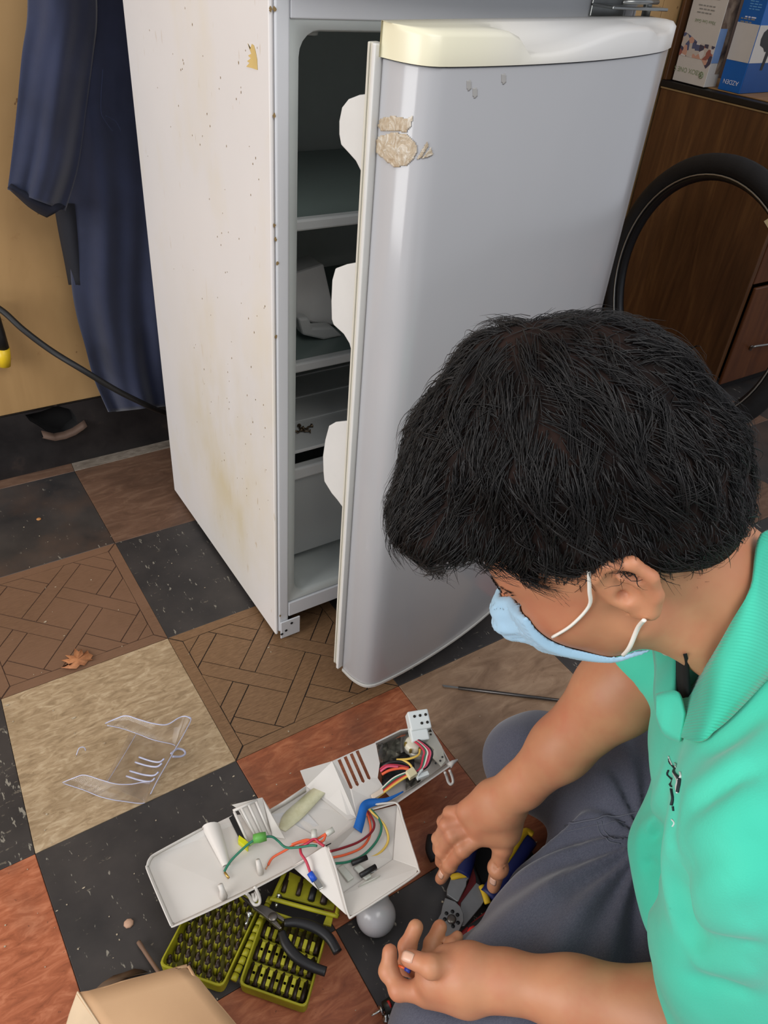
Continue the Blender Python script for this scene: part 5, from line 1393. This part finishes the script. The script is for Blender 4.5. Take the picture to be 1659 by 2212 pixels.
OLD=plain('olive_tray_shade',(96,90,22),.7,var=.3)  # dark olive sheet: shade among the bits put into the tray colour
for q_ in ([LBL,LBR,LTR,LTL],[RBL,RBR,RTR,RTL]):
    c_=sum(q_)/4;B().prism([np.array([*(c_+(p-c_)*.93)[:2],.0062]) for p in q_],(0,0,.0008)).build('tray_shade',OLD,CASE)
# lid flap continuing behind, seen under the housing
LB_=[E(645,975,.040),E(940,1050,.040),E(965,960,.040),E(720,840,.040),E(690,840,.040)]
ll=panel([E(655,960,.030),E(930,1035,.030),E(950,960,.030),E(722,850,.030)],'lid_tray',OL,.004)
B().tube(cr([E(700,845,.040),E(645,968,.040),E(652,980,.040),E(930,1055,.040),E(945,1048,.040),E(960,985,.040)],4),.0030,8).build('lid_rim',OL,CASE)
panel([E(930,1060,.034),E(918,1110,.034),E(880,1100,.034),E(900,1050,.034)],'latch',OL,.004)
# hinge with knuckles between the trays
h0=(LBR*.5+RBL*.5)+(LTR-LBR)*.06;h1=(LTR*.5+RTL*.5)
hd=unit(LTR-LBR);hc_=[h0+(LTR-LBR)*t for t in np.linspace(0,.98,12)]
for k in range(11):
    B().tube([hc_[k]+hd*.001-(0,0,.003),hc_[k+1]-hd*.001-(0,0,.003)],.0042,8).build('hinge_knuckle',OL,CASE)
# left tray: rows of half-round bit sockets with bits
ex_=(LBR-LBL);ey_=(LTL-LBL)
sock=B();bits=[];n_x,n_y=6,8
bitb=B();hexp=[(math.cos(math.pi/3*k)*.0031,math.sin(math.pi/3*k)*.0031) for k in range(6)]
tilt=unit(ey_)*.45+np.array([0,0,1.]);tilt=unit(tilt)
def make_bit(p,ax,L=.017,name='screwdriver_bit',r=.0042,mat=None):
    return B().tube([p,p+ax*L*.6,p+ax*L*.62,p+ax*L*.9,p+ax*L],[r,r,r*.65,r*.6,r*.25],6).build(name,mat or DKM)
ORD=['first','second','third','fourth','fifth','sixth','seventh','eighth']
proto=None
for i in range(n_x):
    for j in range(n_y):
        s=(i+.62+(.22 if j%2 else -.1))/n_x*.94;t=(j+.55)/n_y*.96
        p=LBL+ex_*s+ey_*t;p=np.array([p[0],p[1],.0065])
        G=[[p+unit(ex_)*.0044*math.cos(a)-unit(ey_)*.0044*math.sin(a)+tilt*h for h in (0,.0125)] for a in np.linspace(.15,math.pi-.15,6)]
        sock.grid(G)
        if (i,j)==(1,0):continue
        q=p+np.array([0,0,.0])
        if proto is None:
            proto=make_bit(np.zeros(3),tilt,.021);o=proto
        else:o=proto.copy();COL.objects.link(o)
        o.location=Vector(q+tilt*.001);o.rotation_euler=(0,0,0)
        tag(o,'dark hex bit in left case tray, %s row from front, %s from left'%(ORD[j],ORD[i]),'bit','bits in the left tray of the case')
sock=sock.build('bit_sockets',OL,CASE,solid=.0012);sock['kind']='stuff'
# right tray: lying bits in rows with pale clips between
ex_=(RBR-RBL);ey_=(RTL-RBL);dl_=unit(ey_)
p2=make_bit(np.zeros(3),dl_,.026,'screwdriver_bit',.0038);first=True
clipb=[]
for row,(t,lab) in enumerate(((.10,'front'),(.40,'middle'),(.70,'rear'))):
    for k in range(8):
        s=(k+.7)/8.6
        p=RBL+ex_*s+ey_*t;p=np.array([p[0],p[1],.0145])
        if first:o=p2;first=False
        else:o=p2.copy();COL.objects.link(o)
        o.location=Vector(p);tag(o,'long dark driver bit in right case tray, %s row, %s from left'%(lab,ORD[k]),'bit','bits in the %s row of the right tray'%lab)
        if k<7:
            for dt in ((.085,.16) if row<2 else (.06,)):
                c=RBL+ex_*(s+.5/8.6)+ey_*(t+dt);obox((c[0],c[1],.014),ex_,ey_,(0,0,1),.0048,.012,.014,'clip',OLC if (k+row)%3 else OL,CASE,.0008)
obox(np.array([*(RBL+ex_*.52+ey_*.36)[:2],.009]),ex_,ey_,(0,0,1),np.linalg.norm(ex_)*.9,.004,.010,'divider',OL,CASE)
obox(np.array([*(RBL+ex_*.52+ey_*.66)[:2],.009]),ex_,ey_,(0,0,1),np.linalg.norm(ex_)*.9,.004,.010,'divider',OL,CASE)
# loose bits in the lid
for k,(x,y) in enumerate(((690,945),(760,960),(822,985),(880,1000))):
    p=E(x,y,.037);d=unit(E(x+18,y-70,.037)-p);o=make_bit(p,d,.028,'driver_bit',.0034 if k<2 else .0048,DKM if k!=2 else BLK)
    tag(o,('dark driver bit in the case lid, %s of four'%('first from left','second from left','third from left','last and stoutest')[k]),'bit','bits in the case lid')
for k,(x,y,a) in enumerate(((655,1018,.9),(510,1105,.8))):
    o=screw(E(x,y,.0345),(math.cos(a),math.sin(a),.05),.016,.0026,CHR,'hex_screw');tag(o,('bright steel screw resting beside the pliers jaws on the bit case','bright steel screw resting on the hinge edge of the bit case')[k],'screw')
# ---------------- needle-nose pliers ----------------
PL=thing('needle_nose_pliers','needle-nose pliers with black dipped handles lying across the olive bit case','pliers',E(690,1100,.045))
GRP=plain('black_grip',(26,26,28),.42);STL=plain('tool_steel',(112,106,100),.35,.8,var=.25)
z=.041
B().tube(cr([E(x,y,z+.002) for x,y in ((695,1092),(760,1090),(850,1118),(910,1165),(950,1232))],6),[.0050+.0022*math.sin(min(1,t*1.2)*2.6) for t in np.linspace(0,1,25)],10,flat=.8).build('handle_grip',GRP,PL)
B().tube(cr([E(x,y,z+.002) for x,y in ((682,1135),(705,1195),(760,1260),(830,1302),(893,1325))],6),[.0050+.0022*math.sin(min(1,t*1.2)*2.6) for t in np.linspace(0,1,25)],10,flat=.8).build('handle_grip',GRP,PL)
B().prism([E(*q,z-.002) for q in ((484,965),(560,1005),(615,1022),(650,1045),(697,1080),(692,1095),(660,1075),(640,1068),(655,1088),(685,1125),(672,1132),(630,1095),(590,1060),(560,1038),(500,985))],(0,0,.006)).build('jaws',STL,PL,bevel=.001)
B().lathe([(.006,0),(.006,.002),(.005,.003)],E(640,1066,z+.004),(0,0,1),16).build('pivot',STL,PL)
# ---------------- light bulb ----------------
bc=E(1133,1056,.0267)
BU=thing('light_bulb','frosted grey-white light bulb lying half under the corner of the white housing','bulb',(bc[0],bc[1],0))
bd=unit(np.array([*(E(1120,925)-E(1130,1045))[:2],0.02]));
m=MT('frosted_glass',.22,spec=.5);m.col(lin((168,166,168)));FG=m.m
R_=.0265;prof=[(R_*math.sin(a),-R_*math.cos(a)) for a in np.linspace(.02,2.35,16)]+[(.0165,.030),(.0140,.037)]
B().lathe(prof,bc,bd,32).build('glass',FG,BU)
B().lathe([(.0135,.037),(.0135,.040),(.0128,.042),(.0138,.044),(.0128,.046),(.0138,.048),(.0128,.050),(.0138,.052),(.011,.056),(.004,.058)],bc,bd,20).build('screw_base',CHR,BU)
# ---------------- clear lamp cover ----------------
m=MT('clear_plastic',.05,trans=1.0,ior=1.46,spec=.8,alpha=.42);m.col((.97,.97,1,1));CLR=m.m
LC=thing('clear_cover','clear moulded plastic lamp cover with slots and two side wings on the beige tile','cover',F5(600,780,0))
def cpan(pts,name,th=.0016):
    b=B();b.grid(pts,True);return b.build(name,CLR,LC,solid=th,off=0,bevel=.0004)
zz=.003
# flat body
cpan([[F5(560,668,zz),F5(510,760,zz),F5(450,880,zz)],[F5(660,700,zz),F5(600,800,zz),F5(545,925,zz)],[F5(755,722,.006),F5(700,830,.006),F5(630,962,.006)]],'cover_body')
# wings: low walls with a curling top edge
U=[(455,625,.004,462,634),(500,605,.016,520,645),(545,592,.024,600,672),(600,608,.026,650,692),(660,625,.026,700,705),(720,630,.028,735,712),(770,602,.032,752,718),(800,594,.036,756,722)]
cpan([[F5(a,b,z) for a,b,z,c,d in U],[F5(c,d,zz) for a,b,z,c,d in U]],'side_wing')
Lw=[(270,880,.004,275,884),(320,860,.014,360,912),(365,848,.020,430,940),(440,870,.022,490,955),(500,886,.022,540,962),(560,888,.024,580,968),(610,880,.028,610,970),(650,875,.032,625,968)]
cpan([[F5(a,b,z) for a,b,z,c,d in Lw],[F5(c,d,zz) for a,b,z,c,d in Lw]],'side_wing')
Rg=[(800,594,.036,758,722),(825,605,.036,762,730),(800,660,.034,745,750),(760,730,.032,722,800),(720,800,.032,690,860),(680,870,.032,655,920),(650,930,.028,630,965)]
cpan([[F5(a,b,z) for a,b,z,c,d in Rg],[F5(c,d,zz) for a,b,z,c,d in Rg]],'end_wall')
m=MT('clear_edge',.08,trans=.45,ior=1.46,spec=1.0);m.col(lin((214,218,244)));CLE=m.m  # pale blue-white colour stands in for light caught by the plastic edges
def edge(P,r=.0008):B().tube(cr(P,5),r,6).build('edge_highlight',CLE,LC)
edge([F5(a,b,z) for a,b,z,c,d in U]+[F5(825,605,.036)],.0011);edge([F5(a,b,z) for a,b,z,c,d in Lw]);edge([F5(a,b,z) for a,b,z,c,d in Rg]);edge([F5(c,d,zz) for a,b,z,c,d in U],.0008);edge([F5(c,d,zz) for a,b,z,c,d in Lw],.0008);edge([F5(590,668,zz),F5(530,770,zz),F5(462,880,zz)],.0005)
edge([F5(330,762,.002),F5(342,732,.010),F5(362,728,.010),F5(370,742,.004)],.0009)
for k,(x0,y0,x1,y1) in enumerate(((600,770,700,792),(583,792,690,812),(560,830,675,850),(545,852,660,876))):
    B().tube(cr([F5(x0,y0,.004),F5((x0+x1)/2,(y0+y1)/2+6,.005),F5(x1-12,y1,.010),F5(x1+8,y1-14,.020)],4),.0015,6).build('slot_rib',CLE,LC)
B().tube(cr([F5(738,756,.02),F5(765,735,.014),F5(792,740,.010),F5(799,756,.009),F5(780,768,.010),F5(745,768,.018)],4),.0018,6).build('latch_loop',CLE,LC)
# ---------------- leaf, crumbs, twigs ----------------
m=MT('dry_leaf',.7);m.col(m.ramp(m.noise(80,4),[(.3,lin((150,92,56))),(.7,lin((196,136,92)))]));LF=m.m
lp=[(262,383),(300,375),(290,362),(265,352),(300,345),(282,330),(318,332),(322,300),(340,315),(352,303),(360,325),(378,308),(385,322),(402,330),(392,345),(405,352),(380,356),(365,375),(345,372),(330,388),(300,388)]
rs=random.Random(5);cx_=335;cy_=348
b=B();b.add([F5(cx_,cy_,.004)]+[F5(x,y,.0012+.007*rs.random()) for x,y in lp],[(0,1+i,1+(i+1)%len(lp)) for i in range(len(lp))],True)
o=b.build('dry_leaf',LF,solid=.0005);tag(o,'curled orange-brown dry maple leaf on the worn parquet tile','leaf')
lp=[(410,1775),(440,1745),(490,1715),(540,1700),(580,1685),(615,1690),(640,1700),(600,1712),(560,1720),(500,1745),(450,1765)]
b=B();b.add([F5(520,1725,.012)]+[F5(x,y,.002+.010*rs.random()) for x,y in lp],[(0,1+i,1+(i+1)%len(lp)) for i in range(len(lp))],True)
o=b.build('dry_leaf',plain('leaf_dark',(96,72,50),.7,var=.4),solid=.0006);tag(o,'crumpled dark brown leaf poking out behind the cardboard box','leaf')
o=B().tube(cr([F5(598,1568,.006),F5(625,1610,.008),F5(655,1655,.010),F5(690,1705,.010)],4),[.0030]*3+[.0026]*10,7).build('twig',plain('twig_bark',(126,98,80),.85,var=.3));tag(o,'short grey-brown twig on the black tile beside the cardboard box','twig')
cr_=B();rs=random.Random(11)
for k in range(170):
    x=rs.uniform(10,1200);y=rs.uniform(1120,2190)
    p=PZ(x,y,.0004)
    if FX0-.01<p[0]<FX1 and FY0<p[1]<FY1:continue
    s=rs.uniform(.0005,.0013)*(1.5 if rs.random()<.08 else 1);a=rs.uniform(0,3.14);L=rs.choice((1,1,2.5))
    cr_.prism([p+np.array([math.cos(a+t)*s*L*(1 if abs(math.cos(t))>.5 else .6),math.sin(a+t)*s,0]) for t in (0,1.3,2.4,3.6,5)],(0,0,s*.6))
o=cr_.build('crumbs',plain('crumb',(186,172,148),.8,var=.3));tag(o,'pale crumbs and grit scattered over the floor tiles','debris',kind='stuff')
for k,(x,y,r,c) in enumerate(((168,1043,.0052,(186,130,76)),(1110,2738,.0,(0,0,0)))):
    if r:
        p=PZ(84,1122,0);o=B().lathe([(r*.6,0),(r,.001),(r*.8,.002),(r*.2,.0024)],p,(0,0,1),9).build('pebble',plain('pebble_tan',c,.8));tag(o,'tiny tan pebble on the worn black tile near the wall','pebble')
p=F5(556,1490,0);o=B().lathe([(.004,0),(.0068,.001),(.0055,.003),(.002,.004)],p,(0,0,1),8).build('pebble',plain('pebble_pink',(186,150,126),.8));tag(o,'small pinkish chip on the black tile above the bit case','pebble')
# ---------------- long screwdriver shaft ----------------
SD=thing('screwdriver','long thin flat-blade screwdriver lying on the tan tile, pointing at the refrigerator door','screwdriver',PZ(1060,1490,0))
a=PZ(957,1482,.004);b_=PZ(990,1486,.004);c=PZ(1200,1512,.006);d=PZ(1290,1524,.012);e_=PZ(1370,1535,.014)
B().prism([a+(0,.003,-.001),a+(0,-.003,-.001),b_+(0,-.002,-.001),b_+(0,.002,-.001)],(0,0,.002)).build('blade',CHR,SD)
B().tube([b_,c,d],.0030,8).build('shaft',plain('shaft_dark',(92,88,86),.3,.8),SD)
B().tube([d,d*.8+e_*.2,e_],[.010,.0135,.012],12).build('handle',plain('driver_handle',(24,24,26),.4),SD)
# ---------------- wire stripper ----------------
WS=thing('wire_stripper','wire stripper with grey steel jaws and navy and yellow grips under his right hand','stripper',G2(260,1140,0))
GST=plain('stripper_steel',(136,136,136),.4,.6,var=.2);NVG=plain('navy_grip',(28,36,96),.5,var=.3);YLG=plain('yellow_grip',(222,182,40),.5);RDA=plain('red_arm',(120,18,24),.5,var=.3)
zw=.020
B().prism([G2(*q,zw) for q in ((240,660),(466,650),(428,700),(420,760),(360,880),(330,940),(310,945),(190,860),(190,800))],(0,0,.005)).build('upper_jaw',GST,WS,bevel=.0008)
B().prism([G2(*q,zw-.001) for q in ((168,905),(290,950),(350,1010),(385,1090),(390,1180),(340,1290),(270,1400),(150,1420),(160,1280),(60,1200),(120,1090),(140,990))],(0,0,.006)).build('lower_jaw',GST,WS,bevel=.0008)
B().prism([G2(*q,zw-.006) for q in ((355,960),(540,720),(580,745),(640,930),(600,1000),(400,1240),(370,1240),(350,1050))],(0,0,.005)).build('fixed_jaw',GST,WS,bevel=.0008)
pc=G2(250,1145,zw+.005)
B().lathe([(.0062,0),(.0062,.003),(.0045,.004),(.002,.0042)],pc,(0,0,1),16).build('pivot',STL,WS)
DKH=plain('gauge_hole',(14,14,16),.7)
for x,y in ((190,1068),(262,1047),(322,1085),(328,1180),(268,1222),(170,1138)):
    B().lathe([(.0026,0),(.0026,.0006)],G2(x,y,zw+.005),(0,0,1),12).build('gauge_hole',DKH,WS)
B().prism([G2(*q,zw-.009) for q in ((320,945),(345,1010),(400,940),(540,730),(535,640),(500,520),(470,510),(460,620),(455,690),(410,800))],(0,0,.004)).build('spring_arm',RDA,WS,bevel=.0005)
def bar(pts,r,name,mat,flat=.7,seg=10):
    return B().tube(cr(pts,5),r,seg,flat=flat).build(name,mat,WS)
bar([G2(240,640,zw+.004),G2(330,615,zw+.006),G2(430,605,zw+.004)],.0045,'grip_collar',YLG)
bar([G2(335,600,zw+.003),G2(390,430,zw+.006),G2(430,250,zw+.010),G2(420,60,zw+.012)],.0165,'grip',NVG,.6,14)
bar([G2(610,740,zw),G2(650,830,zw+.001),G2(685,950,zw)],.0048,'grip_collar',YLG)
bar([G2(690,870,zw),G2(860,640,zw+.002),G2(1050,350,zw+.004),G2(1170,180,zw+.004)],.0140,'grip',NVG,.6,14)
bar([G2(890,440,zw+.010),G2(980,310,zw+.011),G2(1080,150,zw+.011),G2(1150,90,zw+.010),G2(1220,130,zw+.008)],.0062,'grip_stripe',YLG,.7)
bar([G2(40,150,.03),G2(20,300,.028),G2(70,420,.026)],.010,'grip_tip',plain('grip_black',(22,22,26),.5))
# ---------------- dark tool pouch and red/black pliers by his leg ----------------
o=B().prism([G2(*q,.001) for q in ((560,240),(700,230),(1100,190),(1250,420),(1270,620),(1100,840),(900,960),(700,1040),(640,980),(600,700),(520,500))],(0,0,.006)).build('tool_cloth',plain('pouch_black',(16,15,17),.8),bevel=.002)
tag(o,'flat black cloth tool pouch on the floor under the wire stripper','pouch')
RP=thing('slip_pliers','red and black handled pliers partly under his thigh, below the wire stripper','pliers',G2(560,1250,0))
RDH=plain('red_handle',(196,44,40),.4)
B().tube(cr([G2(340,1370,.016),G2(600,1150,.018),G2(860,960,.018),G2(940,910,.016)],5),.0052,8).build('handle',plain('dark_red',(110,22,24),.5),RP)
B().tube(cr([G2(480,1290,.020),G2(700,1140,.022),G2(820,1060,.020),G2(900,1010,.018)],5),.0085,10).build('handle',plain('black_handle',(32,32,34),.4),RP)
B().tube(cr([G2(500,1290,.024),G2(545,1330,.028),G2(600,1350,.026)],4),[.009]*8+[.007],10).build('handle_end',RDH,RP)
B().tube(cr([G2(880,1020,.028),G2(905,1010,.030),G2(935,995,.028)],3),.008,10).build('handle_end',RDH,RP)
B().prism([G2(*q,.012) for q in ((330,1380),(440,1310),(520,1400),(520,1460),(380,1440))],(0,0,.008)).build('jaw',GST,RP,bevel=.001)
# ---------------- small probe and metal bits at the bottom edge ----------------
def G6(x,y,z=0.):return PZ(550+x/3.687,1850+y/3.687,z)
PB=thing('test_probe','black barrelled probe with a bright pin tip lying at the bottom edge beside his knee','probe',G6(1080,1220,0))
B().tube([G6(930,1268,.012),G6(1000,1228,.012),G6(1035,1210,.012)],[.0012,.0018,.0018],8).build('pin',CHR,PB)
B().tube([G6(1000,1228,.012),G6(1012,1222,.012)],[.0055,.0055],12).build('collar',CHR,PB)
B().tube([G6(1030,1212,.012),G6(1120,1165,.013),G6(1210,1110,.014)],[.0080,.0095,.0095],14).build('barrel',plain('barrel_green_black',(26,34,30),.4),PB)
for k,(x,y,c) in enumerate(((1060,1250,CHR),(1080,1290,CHR),(1050,1310,CHR),(1085,1325,CHR))):
    o=B().lathe([(.002,0),(.0052,.001),(.0052,.005),(.003,.006),(.003,.010)],G6(x,y,.0),(.2*k-.3,.4,1),10).build('metal_connector',c);tag(o,('shiny round metal connector beside the probe tip, nearest the red ring','shiny round metal connector, middle of the heap beside the probe','shiny round metal connector, leftmost at the bottom edge','shiny round metal connector, rightmost at the bottom edge')[k],'connector','metal connectors by the probe')
B().tube([G6(1066,1180,.020),G6(1078,1172,.020)],.0045,10).build('ring',RDH,PB)
# ---------------- cardboard box at the lower left ----------------
zb_=.135
m=MT('cardboard',.8);a=m.noise(5,4);b2=m.noise(200,2,.5,(1,12,1));m.col(m.ramp(a,[(.3,lin((178,140,104))),(.7,lin((196,158,120)))]));m.bump(b2,.12,.0006);CBM=m.m
BX=thing('cardboard_box','brown cardboard box with a creased corner in the lower left, nearest the camera','box',(-.25,-.36,0))
A=PZ(165,2147,zb_);Bq=PZ(405,2082,zb_);Cd=PZ(512,2216,zb_);C3=Bq+(Cd-Bq)*1.9;D3=A+(C3-Bq)
b=B()
# top sheet slightly bowed
G=[]
for i in range(9):
    row=[]
    for j in range(9):
        s,t=i/8,j/8;p=A*(1-s)*(1-t)+Bq*s*(1-t)+C3*s*t+D3*(1-s)*t;p=p+np.array([0,0,.004*math.sin(math.pi*s)*math.sin(math.pi*t)]);
        if i==8 and j==0:p=p*.93+(A+C3)*.035
        row.append(p)
    G.append(row)
B().grid(G).build('lid',CBM,BX,solid=.003)
def wallp(P,Q,name='side'):
    G=[]
    for i in range(9):
        s=i/8;p=P*(1-s)+Q*s;row=[]
        for j in range(7):
            t=j/6;cen=(A+C3)/2;q=np.array([p[0],p[1],zb_*(1-t)-.002*(1-t)+.002]);inn=unit(np.array([*(cen-q)[:2],0]))
            row.append(q+inn*(.003+.004*math.sin(t*7+s*9)*math.exp(-((s-.0)/.3)**2)))
        G.append(row)
    B().grid(G).build(name,CBM,BX,solid=.003)
wallp(A,Bq);wallp(Bq,C3);wallp(C3,D3);wallp(D3,A)
B().prism([p-(0,0,zb_-.0006) for p in (A,Bq,C3,D3)],(0,0,.003)).build('bottom',CBM,BX)
fl=PZ(150,2180,zb_-.01)
panel([A+(.002,.002,.001),PZ(150,2190,zb_-.02),PZ(138,2230,zb_-.03),D3],'torn_flap',plain('cardboard_pale',(206,182,150),.8),.0015,BX)
# ---- shirt collar, placket, emblem ----
def surf(pts,v=None,g=.003,n=6):
    out=[]
    for (u,w,d) in pts:
        p=march(v,u,w) if v is not None else None
        if p is None:p=PD(u,w,d)
        else:
            nn_=unit(v.grad(p[None])[0]);p=p+nn_*g
        out.append(p)
    return out
m=MT('rib_knit_green',.85,sheen=.25);wv=m.n('ShaderNodeTexWave');wv.inputs['Scale'].default_value=170;wv.bands_direction='DIAGONAL';m.l(m.coord(),wv.inputs[0]);a=m.noise(8,3);m.col(m.ramp(a,[(.3,lin((42,168,138))),(.7,lin((62,192,160)))]));m.bump(wv.outputs[1],.5,.0015);RIB=m.m
